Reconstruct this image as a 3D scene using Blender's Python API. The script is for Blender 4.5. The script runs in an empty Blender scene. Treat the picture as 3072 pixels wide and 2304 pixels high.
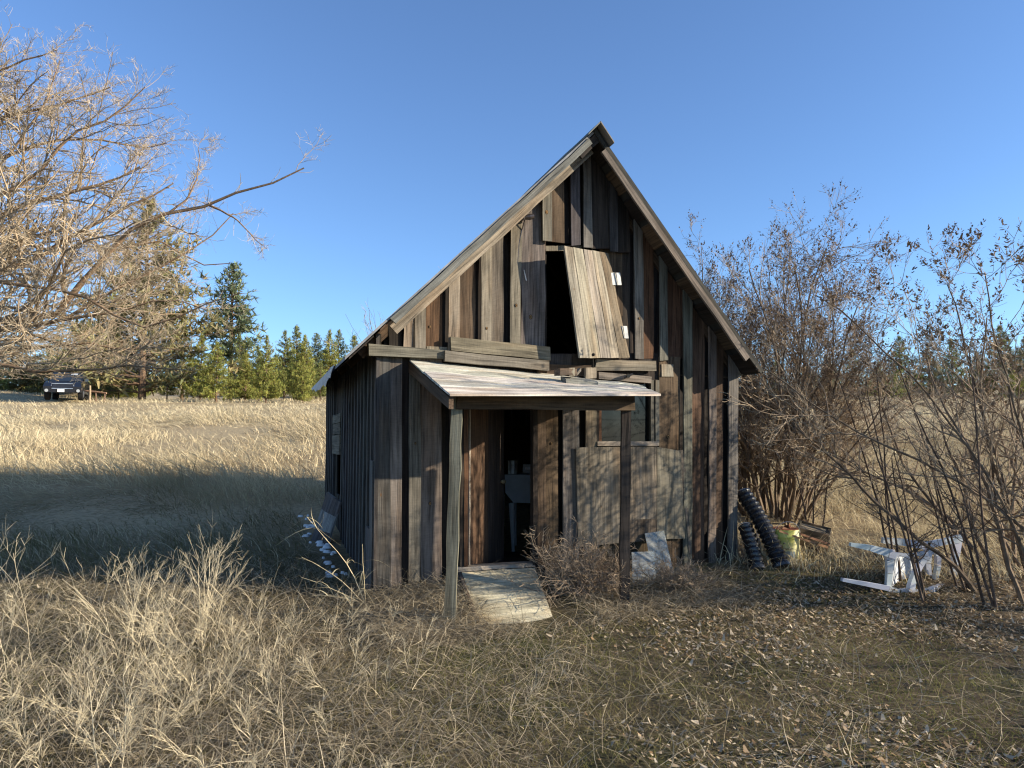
import bpy, bmesh, math, random
import numpy as np
from mathutils import Vector, Matrix

random.seed(7)
rng = np.random.default_rng(11)
R = math.radians
sc = bpy.context.scene
COL = sc.collection

# ------------------------------------------------------------------ camera, sky, sun, exposure
F_PX, CX, CY = 2205.0, 1536.0, 1152.0
CAM_Z, PITCH = 1.63, R(3.58)
cam_d = bpy.data.cameras.new("camera")
cam_d.sensor_width = 36.0
cam_d.lens = 36.0 * F_PX / 3072.0
cam_d.clip_end = 3000.0
cam = bpy.data.objects.new("camera", cam_d)
cam.location = (0, 0, CAM_Z)
cam.rotation_euler = (math.pi / 2 + PITCH, 0, 0)
COL.objects.link(cam)
sc.camera = cam

SUN = Vector((1.94, -0.36, 0.62)).normalized()
SUN_EL = math.asin(SUN.z)
SUN_AZ = math.atan2(SUN.x, SUN.y)          # clockwise from +Y
world = bpy.data.worlds.new("World")
sc.world = world
world.use_nodes = True
wn = world.node_tree
wn.nodes.clear()
sky = wn.nodes.new("ShaderNodeTexSky")
sky.sky_type = 'NISHITA'
sky.sun_disc = False
sky.sun_elevation = SUN_EL
sky.sun_rotation = SUN_AZ
sky.altitude = 800
sky.air_density = 1.0
sky.dust_density = 0.3
sky.ozone_density = 6.0
bg = wn.nodes.new("ShaderNodeBackground")
bg.inputs[1].default_value = 0.13
wo = wn.nodes.new("ShaderNodeOutputWorld")
hs = wn.nodes.new("ShaderNodeHueSaturation")
hs.inputs['Saturation'].default_value = 0.95
wn.links.new(sky.outputs[0], hs.inputs['Color'])
wn.links.new(hs.outputs[0], bg.inputs[0])
wn.links.new(bg.outputs[0], wo.inputs[0])

sun_d = bpy.data.lights.new("sun", 'SUN')
sun_d.energy = 5.0
sun_d.angle = R(0.55)
sun_d.color = (1.0, 0.89, 0.72)
sun = bpy.data.objects.new("sun", sun_d)
sun.rotation_euler = SUN.to_track_quat('Z', 'Y').to_euler()
sun.location = (30, -3, 20)
COL.objects.link(sun)

sc.view_settings.view_transform = 'Standard'
sc.view_settings.look = 'None'
sc.view_settings.gamma = 1.0
sc.view_settings.exposure = 0.95
sc.cycles.filter_width = 1.2
sc.cycles.max_bounces = 6
sc.cycles.diffuse_bounces = 3
sc.cycles.transparent_max_bounces = 8

# ------------------------------------------------------------------ pixel / plane helpers (photo pixels -> points of the place)
def ray(px, py):
    a, b = (px - CX) / F_PX, (CY - py) / F_PX
    cp, sp = math.cos(PITCH), math.sin(PITCH)
    return np.array([a, cp - b * sp, sp + b * cp])
O = np.array([0, 0, CAM_Z])
def W(px, py, d):
    r = ray(px, py)
    return O + r * (d / r[1])
ANG = R(20)
U = np.array([math.cos(ANG), math.sin(ANG), 0])
V = np.array([-math.sin(ANG), math.cos(ANG), 0])
P0 = np.array([-1.346, 7.4, 0.0])
def loc(px, py, n=0.0):
    """photo pixel -> shed coordinates (t, s, z) on a plane n in front of the front wall"""
    r = ray(px, py)
    lam = (-n - (O - P0) @ V) / (r @ V)
    X = O + r * lam
    return np.array([(X - P0) @ U, -n, X[2]])
def side(px, py, t0=0.0):
    r = ray(px, py)
    lam = (t0 - (O - P0) @ U) / (r @ U)
    X = O + r * lam
    return np.array([t0, (X - P0) @ V, X[2]])
def to_world(p):
    return P0 + p[0] * U + p[1] * V + np.array([0, 0, p[2]])

_ky = np.array([-60, -20, 0, 3.5, 6, 6.8, 7.5, 9, 11, 14, 20, 30, 45, 60, 100, 130, 200, 700])
_kz = np.array([-.3, -.2, -.16, -.15, -.14, -.10, -.01, .07, .30, .62, 1.22, 2.12, 3.28, 4.0, 5.6, 8.4, 13.0, 40.])
_fy = np.linspace(-60, 700, 15201)
_fz = np.interp(_fy, _ky, _kz)
_k = np.hanning(61); _k /= _k.sum()
_fz = np.convolve(np.pad(_fz, 30, mode='edge'), _k, mode='valid')
def G(x, y):
    x = np.asarray(x, float); y = np.asarray(y, float)
    z = np.interp(y, _fy, _fz)
    near = np.clip((16 - np.abs(y - 6)) / 10, 0, 1)
    z = z + near * (.025 * np.sin(1.9 * x + .7 * y) * np.sin(1.3 * y - .6 * x + 1) + .012 * np.sin(5.1 * x + 1.2) * np.sin(4.3 * y))
    z = z + .05 * np.exp(-((x + .4) ** 2 / 1.2 + (y - 7.35) ** 2 / .12))          # soil banked against the left of the front wall
    z = z + .9 * np.exp(-((x + 35) ** 2 / 30 + (y - 47) ** 2 / 40))                # low mound at the far left
    z = z + .10 * np.sin(.21 * x + .4) * np.sin(.17 * y) * np.clip((y - 14) / 20, 0, 1)
    return z

# ------------------------------------------------------------------ object helpers
def empty(name, label=None, cat=None, loc=(0, 0, 0), rz=0.0, group=None):
    o = bpy.data.objects.new(name, None)
    COL.objects.link(o)
    o.location = loc
    o.rotation_euler = (0, 0, rz)
    tag(o, label, cat, group)
    return o
def tag(o, label=None, cat=None, group=None, kind=None):
    if label: o['label'] = label
    if cat: o['category'] = cat
    if group: o['group'] = group
    if kind: o['kind'] = kind
    return o

def mk(name, v, faces, mat, parent=None, col=None, gc=None, smooth=False, fix=False):
    """one mesh object from arrays; faces is a list of (M,k) index arrays"""
    v = np.asarray(v, np.float32).reshape(-1, 3)
    me = bpy.data.meshes.new(name)
    me.vertices.add(len(v))
    me.vertices.foreach_set("co", v.ravel())
    fs = [np.asarray(f, np.int32) for f in faces if len(f)]
    nl = sum(f.size for f in fs); npoly = sum(len(f) for f in fs)
    me.loops.add(nl); me.polygons.add(npoly)
    me.loops.foreach_set("vertex_index", np.concatenate([f.ravel() for f in fs]))
    tot = np.concatenate([np.full(len(f), f.shape[1], np.int32) for f in fs])
    st = np.concatenate([[0], np.cumsum(tot)[:-1]]).astype(np.int32)
    me.polygons.foreach_set("loop_start", st)
    try: me.polygons.foreach_set("loop_total", tot)
    except Exception: pass
    me.polygons.foreach_set("use_smooth", np.full(npoly, bool(smooth)))
    if col is not None:
        c = np.ones((len(v), 4), np.float32); c[:, :3] = col
        at = me.attributes.new("Col", 'FLOAT_COLOR', 'POINT'); at.data.foreach_set("color", c.ravel())
    if gc is not None:
        at = me.attributes.new("gc", 'FLOAT_VECTOR', 'POINT'); at.data.foreach_set("vector", np.asarray(gc, np.float32).ravel())
    me.update(calc_edges=True)
    if fix:
        b = bmesh.new(); b.from_mesh(me); bmesh.ops.recalc_face_normals(b, faces=b.faces); b.to_mesh(me); b.free()
    me.materials.append(mat)
    o = bpy.data.objects.new(name, me)
    COL.objects.link(o)
    if parent is not None: o.parent = parent
    return o

A = np.array
def nrm(a):
    a = np.asarray(a, float)
    return a / max(np.linalg.norm(a), 1e-9)

class MB:
    """collects small hand-made shapes with a colour and a grain coordinate per vertex"""
    def __init__(s): s.v, s.f, s.c, s.g, s.n = [], {}, [], [], 0
    def add(s, v, f, c, g=None):
        v = np.asarray(v, float).reshape(-1, 3)
        for q in f: s.f.setdefault(len(q), []).append([i + s.n for i in q])
        s.v.append(v); s.n += len(v)
        s.c.append(np.tile(np.asarray(c, float), (len(v), 1)) if np.ndim(c) == 1 else np.asarray(c, float))
        s.g.append(np.asarray(g, float) if g is not None else v + np.random.default_rng(s.n).uniform(0, 9, 3))
    def board(s, L0, R0, R1, L1, T, col, jit=.003, warp=.003, seg=.3, var=.16):
        """plank whose front face is L0 R0 R1 L1 (grain runs 0 -> 1), T goes from the front face to the back"""
        L0, R0, R1, L1, T = (np.asarray(q, float) for q in (L0, R0, R1, L1, T))
        ln = max(np.linalg.norm(L1 - L0), np.linalg.norm(R1 - R0)); n = max(2, int(ln / seg))
        ac = nrm(R0 - L0); w = np.linalg.norm(R0 - L0); al = nrm(L1 - L0)
        tl = np.linalg.norm(T); th = T / tl
        b0 = rng.uniform(0, 40, 3); vs, gs = [], []
        for k in range(n + 1):
            u = k / n
            l = L0 * (1 - u) + L1 * u + ac * rng.normal(0, jit); r = R0 * (1 - u) + R1 * u + ac * rng.normal(0, jit)
            of = th * rng.normal(0, warp)
            e0 = al * (rng.normal(0, jit * 1.5) if k in (0, n) else 0); e1 = al * (rng.normal(0, jit * 1.5) if k in (0, n) else 0)
            vs += [l + of + e0, r + of + e1, r + T + e1, l + T + e0]
            y = b0[1] + u * ln
            gs += [(b0[0], y, b0[2]), (b0[0] + w, y, b0[2]), (b0[0] + w, y, b0[2] + tl), (b0[0], y, b0[2] + tl)]
        f = []
        for k in range(n):
            i = 4 * k
            f += [(i, i + 1, i + 5, i + 4), (i + 1, i + 2, i + 6, i + 5), (i + 2, i + 3, i + 7, i + 6), (i + 3, i, i + 4, i + 7)]
        f += [(3, 2, 1, 0), (4 * n, 4 * n + 1, 4 * n + 2, 4 * n + 3)]
        m = 1 + rng.uniform(-var, var)
        s.add(vs, f, A(col) * m * (1 + rng.uniform(-.05, .05, 3)), gs)
    def bar(s, p, q, w, d, col, up=(0, 0, 1), **k):
        """square bar between two points, w wide across, d deep along up"""
        p, q, up = np.asarray(p, float), np.asarray(q, float), np.asarray(up, float)
        al = nrm(q - p); ac = nrm(np.cross(al, up)); dn = nrm(np.cross(al, ac))
        s.board(p - ac * w / 2 - dn * d / 2, p + ac * w / 2 - dn * d / 2, q + ac * w / 2 - dn * d / 2, q - ac * w / 2 - dn * d / 2, dn * d, col, **k)
    def tube(s, pts, rad, col, n=8, caps=True):
        pts = [np.asarray(p, float) for p in pts]
        rad = [rad] * len(pts) if np.ndim(rad) == 0 else rad
        vs = []; prev = None
        for i, p in enumerate(pts):
            t = nrm(pts[min(i + 1, len(pts) - 1)] - pts[max(i - 1, 0)])
            if prev is None: prev = np.cross(t, (0, 0, 1) if abs(t[2]) < .9 else (1, 0, 0))
            a = nrm(prev - t * (prev @ t)); b = np.cross(t, a); prev = a
            for j in range(n):
                th = 2 * math.pi * j / n
                vs.append(p + (a * math.cos(th) + b * math.sin(th)) * rad[i])
        f = []
        for i in range(len(pts) - 1):
            for j in range(n):
                f.append((i * n + j, i * n + (j + 1) % n, (i + 1) * n + (j + 1) % n, (i + 1) * n + j))
        if caps:
            f.append(tuple(range(n))[::-1]); f.append(tuple((len(pts) - 1) * n + j for j in range(n)))
        s.add(vs, f, col)
    def poly(s, pts, T, col):
        """flat polygon with thickness T"""
        pts = [np.asarray(p, float) for p in pts]; n = len(pts); T = np.asarray(T, float)
        f = [tuple(range(n)), tuple(range(2 * n - 1, n - 1, -1))] + [(i, i + n, (i + 1) % n + n, (i + 1) % n) for i in range(n)]
        s.add(pts + [p + T for p in pts], f, col)
    def build(s, name, mat, parent=None, smooth=False):
        v = np.concatenate(s.v)
        return mk(name, v, list(s.f.values()), mat, parent, np.concatenate(s.c), np.concatenate(s.g), smooth, fix=True)

# ------------------------------------------------------------------ materials
def new_mat(name):
    m = bpy.data.materials.new(name); m.use_nodes = True
    nt = m.node_tree; nt.nodes.clear()
    out = nt.nodes.new("ShaderNodeOutputMaterial")
    return m, nt, out
def nd(nt, typ, **kw):
    n = nt.nodes.new(typ)
    for k, v in kw.items():
        if k.startswith("i_"):
            key = k[2:]
            n.inputs[int(key) if key.isdigit() else key].default_value = v
        else: setattr(n, k, v)
    return n
def ramp(nt, stops):
    n = nt.nodes.new("ShaderNodeValToRGB"); e = n.color_ramp.elements
    while len(e) > 1: e.remove(e[-1])
    e[0].position, e[0].color = stops[0][0], (*stops[0][1], 1)
    for p, c in stops[1:]:
        q = e.new(p); q.color = (*c, 1)
    return n
g3 = lambda x: (x, x, x)

def wood_mat(name, contrast=1.0, rough=.85, knots=True):
    m, nt, out = new_mat(name); L = nt.links.new
    at = nd(nt, "ShaderNodeAttribute", attribute_name="Col")
    gc = nd(nt, "ShaderNodeAttribute", attribute_name="gc")
    mp = nd(nt, "ShaderNodeMapping"); mp.inputs['Scale'].default_value = (48, 1.7, 48); L(gc.outputs['Vector'], mp.inputs[0])
    n1 = nd(nt, "ShaderNodeTexNoise", i_Scale=1.0, i_Detail=5.0, i_Roughness=.6, i_Distortion=.6); L(mp.outputs[0], n1.inputs[0])
    mp2 = nd(nt, "ShaderNodeMapping"); mp2.inputs['Scale'].default_value = (9, 1.6, 9); L(gc.outputs['Vector'], mp2.inputs[0])
    n2 = nd(nt, "ShaderNodeTexNoise", i_Scale=1.0, i_Detail=4.0, i_Roughness=.55); L(mp2.outputs[0], n2.inputs[0])
    mp3 = nd(nt, "ShaderNodeMapping"); mp3.inputs['Scale'].default_value = (14, 75, 14); mp3.inputs['Rotation'].default_value = (0, 0, .35); L(gc.outputs['Vector'], mp3.inputs[0])
    n3 = nd(nt, "ShaderNodeTexNoise", i_Scale=1.0, i_Detail=2.0); L(mp3.outputs[0], n3.inputs[0])   # saw marks across the board
    r1 = ramp(nt, [(.30, g3(1 - .70 * contrast)), (.44, g3(1 - .25 * contrast)), (.58, g3(1.08)), (.75, g3(1.4))]); L(n1.outputs[0], r1.inputs[0])
    r2 = ramp(nt, [(.28, g3(.50)), (.5, g3(.95)), (.75, g3(1.3))]); L(n2.outputs[0], r2.inputs[0])
    r3 = ramp(nt, [(.3, g3(.90)), (.6, g3(1.05))]); L(n3.outputs[0], r3.inputs[0])
    def mul(a, b):
        x = nd(nt, "ShaderNodeMix", data_type='RGBA', blend_type='MULTIPLY'); x.inputs[0].default_value = 1
        L(a, x.inputs[6]); L(b, x.inputs[7]); return x.outputs[2]
    c = mul(mul(mul(at.outputs['Color'], r1.outputs[0]), r2.outputs[0]), r3.outputs[0])
    # brown heartwood showing through the grey in patches
    mp5 = nd(nt, "ShaderNodeMapping"); mp5.inputs['Scale'].default_value = (5, .9, 5); L(gc.outputs['Vector'], mp5.inputs[0])
    n5 = nd(nt, "ShaderNodeTexNoise", i_Scale=1.3, i_Detail=3.0); L(mp5.outputs[0], n5.inputs[0])
    r5 = ramp(nt, [(.5, g3(0)), (.72, g3(.6))]); L(n5.outputs[0], r5.inputs[0])
    br = mul(c, nd_rgb(nt, (1.02, .82, .64)).outputs[0])
    mx = nd(nt, "ShaderNodeMix", data_type='RGBA'); L(r5.outputs[0], mx.inputs[0]); L(c, mx.inputs[6]); L(br, mx.inputs[7]); c = mx.outputs[2]
    if knots:
        mp4 = nd(nt, "ShaderNodeMapping"); mp4.inputs['Scale'].default_value = (4.2, 1.9, 4.2); L(gc.outputs['Vector'], mp4.inputs[0])
        vo = nd(nt, "ShaderNodeTexVoronoi", i_Scale=1.0); L(mp4.outputs[0], vo.inputs[0])
        rk = ramp(nt, [(.022, g3(1)), (.045, g3(.0))]); L(vo.outputs['Distance'], rk.inputs[0])
        mk_ = nd(nt, "ShaderNodeMix", data_type='RGBA'); L(rk.outputs[0], mk_.inputs[0]); L(c, mk_.inputs[6]); mk_.inputs[7].default_value = (.10, .055, .025, 1); c = mk_.outputs[2]
    p = nd(nt, "ShaderNodeBsdfPrincipled", i_Roughness=rough); p.inputs['Specular IOR Level'].default_value = .2
    L(c, p.inputs['Base Color'])
    bp = nd(nt, "ShaderNodeBump", i_Strength=.55, i_Distance=.006); L(n1.outputs[0], bp.inputs['Height']); L(bp.outputs[0], p.inputs['Normal'])
    L(p.outputs[0], out.inputs[0])
    return m
def nd_rgb(nt, c):
    n = nt.nodes.new("ShaderNodeRGB"); n.outputs[0].default_value = (*c, 1); return n

def col_mat(name, rough=.8, spec=.3, metal=0.0, noise=.25, nscale=12.0, bump=0.0, coat=0.0):
    """colour from the Col attribute, broken up by noise"""
    m, nt, out = new_mat(name); L = nt.links.new
    at = nd(nt, "ShaderNodeAttribute", attribute_name="Col")
    tc = nd(nt, "ShaderNodeTexCoord")
    n = nd(nt, "ShaderNodeTexNoise", i_Scale=nscale, i_Detail=5.0, i_Roughness=.65); L(tc.outputs['Object'], n.inputs[0])
    r = ramp(nt, [(.3, g3(1 - noise)), (.7, g3(1 + noise))]); L(n.outputs[0], r.inputs[0])
    x = nd(nt, "ShaderNodeMix", data_type='RGBA', blend_type='MULTIPLY'); x.inputs[0].default_value = 1
    L(at.outputs['Color'], x.inputs[6]); L(r.outputs[0], x.inputs[7])
    p = nd(nt, "ShaderNodeBsdfPrincipled", i_Roughness=rough, i_Metallic=metal); p.inputs['Specular IOR Level'].default_value = spec
    p.inputs['Coat Weight'].default_value = coat
    L(x.outputs[2], p.inputs['Base Color'])
    if bump:
        b = nd(nt, "ShaderNodeBump", i_Strength=bump, i_Distance=.01); L(n.outputs[0], b.inputs['Height']); L(b.outputs[0], p.inputs['Normal'])
    L(p.outputs[0], out.inputs[0])
    return m
def leaf_mat(name, trans=.3):
    m, nt, out = new_mat(name); L = nt.links.new
    at = nd(nt, "ShaderNodeAttribute", attribute_name="Col")
    d = nd(nt, "ShaderNodeBsdfDiffuse"); t = nd(nt, "ShaderNodeBsdfTranslucent"); mx = nd(nt, "ShaderNodeMixShader"); mx.inputs[0].default_value = trans
    L(at.outputs['Color'], d.inputs[0]); L(at.outputs['Color'], t.inputs[0]); L(d.outputs[0], mx.inputs[1]); L(t.outputs[0], mx.inputs[2]); L(mx.outputs[0], out.inputs[0])
    return m
def glass_mat(name, alpha_dirty=.55, tint=(.6, .63, .6)):
    m, nt, out = new_mat(name); L = nt.links.new
    tc = nd(nt, "ShaderNodeTexCoord"); n = nd(nt, "ShaderNodeTexNoise", i_Scale=9.0, i_Detail=6.0, i_Roughness=.7); L(tc.outputs['Object'], n.inputs[0])
    tr = nd(nt, "ShaderNodeBsdfTransparent"); tr.inputs[0].default_value = (.85, .9, .88, 1)
    gl = nd(nt, "ShaderNodeBsdfGlossy"); gl.inputs['Roughness'].default_value = .06
    df = nd(nt, "ShaderNodeBsdfDiffuse"); df.inputs[0].default_value = (*tint, 1)
    fr = nd(nt, "ShaderNodeFresnel", i_IOR=1.5)
    m1 = nd(nt, "ShaderNodeMixShader"); L(fr.outputs[0], m1.inputs[0]); L(tr.outputs[0], m1.inputs[1]); L(gl.outputs[0], m1.inputs[2])
    r = ramp(nt, [(.35, g3(alpha_dirty * .35)), (.65, g3(alpha_dirty))]); L(n.outputs[0], r.inputs[0])
    m2 = nd(nt, "ShaderNodeMixShader"); L(r.outputs[0], m2.inputs[0]); L(m1.outputs[0], m2.inputs[1]); L(df.outputs[0], m2.inputs[2])
    L(m2.outputs[0], out.inputs[0])
    return m

M_WOOD = wood_mat("weathered_wood")
M_PLY = wood_mat("weathered_plywood", .8)
M_ROOF = col_mat("roofing", .8, .2, noise=.35, nscale=5, bump=.3)
M_METAL = col_mat("galvanised_metal", .38, .5, .75, .25, 8)
M_RUST = col_mat("rusty_iron", .75, .3, .3, .45, 18, .3)
M_PAINT = col_mat("white_paint", .45, .4, 0, .12, 7)
M_PLAST = col_mat("plastic", .42, .45, 0, .10, 6)
M_BLACKP = col_mat("black_plastic", .24, .6, 0, .5, 11)
M_STONE = col_mat("stone", .9, .2, 0, .35, 14, .4)
M_BARK = col_mat("bark", .9, .15, 0, .40, 16, .5)
M_TWIG = col_mat("twig_bark", .8, .2, 0, .15, 6)
M_GRASS = leaf_mat("dry_grass", .28)
M_LEAF = leaf_mat("fallen_leaf", .15)
M_NEEDLE = leaf_mat("pine_needles", .22)
M_CAR = col_mat("car_paint", .25, .5, .2, .04, 3, 0, .8)
M_RUBBER = col_mat("rubber", .85, .2, 0, .1, 8)
M_LAMP = col_mat("lamp_glass", .12, .6, 0, .05, 8)
M_SNOW = col_mat("snow", .7, .3, 0, .08, 12, .3)
M_PANE = glass_mat("dusty_glass", .42)
M_SHEETGLASS = glass_mat("dirty_glass_sheet", .42, (.66, .66, .60))
M_WINGLASS = None

# window glass of the shed: a dark dusty mirror of the field
m, nt, out = new_mat("window_glass")
p = nd(nt, "ShaderNodeBsdfPrincipled", i_Roughness=.05); p.inputs['Base Color'].default_value = (.02, .025, .025, 1); p.inputs['Specular IOR Level'].default_value = .35
tc = nd(nt, "ShaderNodeTexCoord"); n = nd(nt, "ShaderNodeTexNoise", i_Scale=6.0, i_Detail=6.0); nt.links.new(tc.outputs['Object'], n.inputs[0])
r_ = ramp(nt, [(.45, (.004, .006, .006)), (.80, (.022, .025, .025))]); nt.links.new(n.outputs[0], r_.inputs[0]); nt.links.new(r_.outputs[0], p.inputs['Base Color'])
nt.links.new(p.outputs[0], out.inputs[0]); M_WINGLASS = m

# ground
m, nt, out = new_mat("ground_soil"); L = nt.links.new
tc = nd(nt, "ShaderNodeTexCoord")
na = nd(nt, "ShaderNodeTexNoise", i_Scale=.9, i_Detail=6.0, i_Roughness=.62); L(tc.outputs['Object'], na.inputs[0])
nb = nd(nt, "ShaderNodeTexNoise", i_Scale=14.0, i_Detail=8.0, i_Roughness=.7); L(tc.outputs['Object'], nb.inputs[0])
nc = nd(nt, "ShaderNodeTexNoise", i_Scale=.12, i_Detail=4.0); L(tc.outputs['Object'], nc.inputs[0])
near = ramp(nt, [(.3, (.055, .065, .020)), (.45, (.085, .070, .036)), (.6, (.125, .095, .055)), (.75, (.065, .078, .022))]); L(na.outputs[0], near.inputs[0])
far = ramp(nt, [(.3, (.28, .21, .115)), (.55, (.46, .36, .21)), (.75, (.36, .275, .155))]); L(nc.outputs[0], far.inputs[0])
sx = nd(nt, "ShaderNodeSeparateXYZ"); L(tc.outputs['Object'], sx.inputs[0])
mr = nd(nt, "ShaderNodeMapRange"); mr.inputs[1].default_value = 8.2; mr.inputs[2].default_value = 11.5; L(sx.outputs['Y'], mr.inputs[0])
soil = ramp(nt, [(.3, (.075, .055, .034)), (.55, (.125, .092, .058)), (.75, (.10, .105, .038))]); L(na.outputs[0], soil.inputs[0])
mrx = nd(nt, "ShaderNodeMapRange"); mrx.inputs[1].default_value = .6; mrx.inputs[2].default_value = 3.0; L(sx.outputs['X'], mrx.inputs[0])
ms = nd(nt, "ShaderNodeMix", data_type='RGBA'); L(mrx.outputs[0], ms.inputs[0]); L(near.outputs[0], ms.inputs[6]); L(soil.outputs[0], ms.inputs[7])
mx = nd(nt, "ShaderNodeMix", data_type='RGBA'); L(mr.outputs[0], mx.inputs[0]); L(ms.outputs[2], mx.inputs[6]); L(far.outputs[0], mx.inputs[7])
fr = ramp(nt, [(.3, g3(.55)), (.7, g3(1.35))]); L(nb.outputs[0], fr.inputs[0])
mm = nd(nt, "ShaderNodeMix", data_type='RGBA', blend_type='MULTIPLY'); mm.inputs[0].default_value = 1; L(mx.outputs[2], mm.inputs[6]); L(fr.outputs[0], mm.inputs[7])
p = nd(nt, "ShaderNodeBsdfPrincipled", i_Roughness=.95); p.inputs['Specular IOR Level'].default_value = .1; L(mm.outputs[2], p.inputs['Base Color'])
b = nd(nt, "ShaderNodeBump", i_Strength=.8, i_Distance=.03); L(nb.outputs[0], b.inputs['Height']); L(b.outputs[0], p.inputs['Normal'])
L(p.outputs[0], out.inputs[0]); M_GROUND = m

# ------------------------------------------------------------------ ground
gy = np.concatenate([np.arange(-12, 2, .5), np.arange(2, 16, .1), np.arange(16, 60, .6), np.arange(60, 160, 4), np.linspace(160, 690, 30)])
gx = np.concatenate([-np.geomspace(600, 9, 50), np.arange(-8.6, 8.6, .13), np.geomspace(9, 600, 50)])
XX, YY = np.meshgrid(gx, gy)
ZZ = G(XX, YY)
nxg, nyg = len(gx), len(gy)
idx = np.arange(nxg * nyg).reshape(nyg, nxg)
fq = np.stack([idx[:-1, :-1], idx[:-1, 1:], idx[1:, 1:], idx[1:, :-1]], -1).reshape(-1, 4)
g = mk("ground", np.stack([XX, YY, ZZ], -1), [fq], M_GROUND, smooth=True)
tag(g, "dry grassy ground sloping gently up to the far trees", "ground", kind="structure")

# ------------------------------------------------------------------ THE SHED (local axes: t along the front, s into the depth, z up)
SHED = empty("wooden_shed", "weathered board and batten shed with steep gable roof and a crooked lean-to porch", "shed", tuple(P0), ANG)
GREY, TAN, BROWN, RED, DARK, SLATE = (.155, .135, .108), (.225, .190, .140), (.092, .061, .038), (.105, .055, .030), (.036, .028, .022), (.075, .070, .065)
NF = .38                                         # how far the roof oversails the front wall
APEX = loc(1790, 385, NF); EL = loc(1035, 1070, NF); ER = loc(2290, 1110, NF)
TA, ZA, TL, ZL, TR, ZR = APEX[0], APEX[2], EL[0], EL[2], ER[0], ER[2]
def zroof(t, drop=.0):
    z = ZL + (t - TL) * (ZA - ZL) / (TA - TL) if t < TA else ZR + (TR - t) * (ZA - ZR) / (TR - TA)
    return z - drop
WID = loc(2212, 1700)[0]
DEP = 4.9

fw = MB()
def vboard(x0, x1, y1, col, n, y0=None, th=.024, x0b=None, x1b=None, drop=.07, **k):
    """vertical board on the front wall between photo columns; y0 None = runs up to the roof; y1 'g' = runs into the ground"""
    def bot(xb):
        if y1 == 'g':
            yb = 1775 - (xb - 1135) * .0696
            q = loc(xb, yb, n); q[2] = q[2] - .02 - rng.uniform(0, .03); return q
        return loc(xb, y1, n)
    xa, xb = (x0 if x0b is None else x0b), (x1 if x1b is None else x1b)
    L0, R0 = bot(xa), bot(xb)
    if y0 is None:
        ta, tb = loc(x0, 900, n)[0], loc(x1, 900, n)[0]
        L1, R1 = A([ta, -n, zroof(ta, drop)]), A([tb, -n, zroof(tb, drop)])
    else:
        y0a, y0b = (y0 if isinstance(y0, tuple) else (y0, y0))
        L1, R1 = loc(x0, y0a, n), loc(x1, y0b, n)
    fw.board(L0, R0, R1, L1, A([0, th, 0]), col, **k)
# left of the gable
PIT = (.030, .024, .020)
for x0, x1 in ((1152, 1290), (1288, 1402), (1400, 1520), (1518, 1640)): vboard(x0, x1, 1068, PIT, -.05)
for x0, x1, c, n in [(1166, 1205, DARK, .0), (1276, 1327, RED, .0), (1377, 1426, BROWN, .0), (1474, 1511, GREY, .004)]:
    vboard(x0, x1, 1068, c, n)
for x0, x1, c, n in [(1213, 1242, TAN, .035), (1246, 1279, TAN, .045), (1347, 1380, TAN, .05), (1445, 1477, TAN, .045), (1533, 1565, TAN, .045), (1565, 1637, GREY, .035)]:
    vboard(x0, x1, 1060 if x0 < 1500 else 1066, c, n, x0b=x0 - 2, x1b=x1 - 2)
vboard(1280, 1346, 1062, TAN, .03, y0=1040)
# boards over the hatch (their lower ends overhang the opening)
yb = lambda x: 722 + (x - 1625) * .155
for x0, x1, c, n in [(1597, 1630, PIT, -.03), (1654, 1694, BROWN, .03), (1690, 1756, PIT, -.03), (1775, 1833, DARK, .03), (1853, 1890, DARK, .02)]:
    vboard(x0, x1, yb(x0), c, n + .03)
for x0, x1, c, n in [(1628, 1656, GREY, .06), (1714, 1742, SLATE, .06), (1752, 1777, GREY, .06), (1831, 1855, SLATE, .06)]:
    vboard(x0, x1, yb(x0), c, n + .03, drop=.09)
vboard(1637, 1745, 752, TAN, .01, y0=738)
# right of the hatch
vboard(1800, 1868, 1078, BROWN, .0, y0=745); vboard(1866, 1890, 1078, DARK, .004, y0=745)
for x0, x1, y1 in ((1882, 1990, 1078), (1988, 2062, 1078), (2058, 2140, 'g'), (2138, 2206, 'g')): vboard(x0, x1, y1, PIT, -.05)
for x0, x1, y1, c, n in [(1930, 1962, 1076, RED, .004), (2002, 2050, 1078, RED, .0), (2074, 2112, 'g', BROWN, .0), (2146, 2167, 'g', BROWN, .0)]:
    vboard(x0, x1, y1, c, n)
for x0, x1, y1, c, n in [(1906, 1932, 1076, GREY, .045), (1981, 2004, 1082, GREY, .045), (2052, 2077, 'g', GREY, .05), (2127, 2148, 'g', GREY, .05), (2184, 2212, 'g', GREY, .04)]:
    vboard(x0, x1, y1, c, n)
# lower wall, left of the door
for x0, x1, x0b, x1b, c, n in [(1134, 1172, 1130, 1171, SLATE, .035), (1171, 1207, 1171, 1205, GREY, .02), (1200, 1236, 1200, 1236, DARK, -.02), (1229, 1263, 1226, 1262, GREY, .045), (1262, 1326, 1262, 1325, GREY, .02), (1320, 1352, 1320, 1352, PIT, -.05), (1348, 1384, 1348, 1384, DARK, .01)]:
    vboard(x0, x1, 'g', c, n, y0=1064, x0b=x0b, x1b=x1b)
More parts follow.
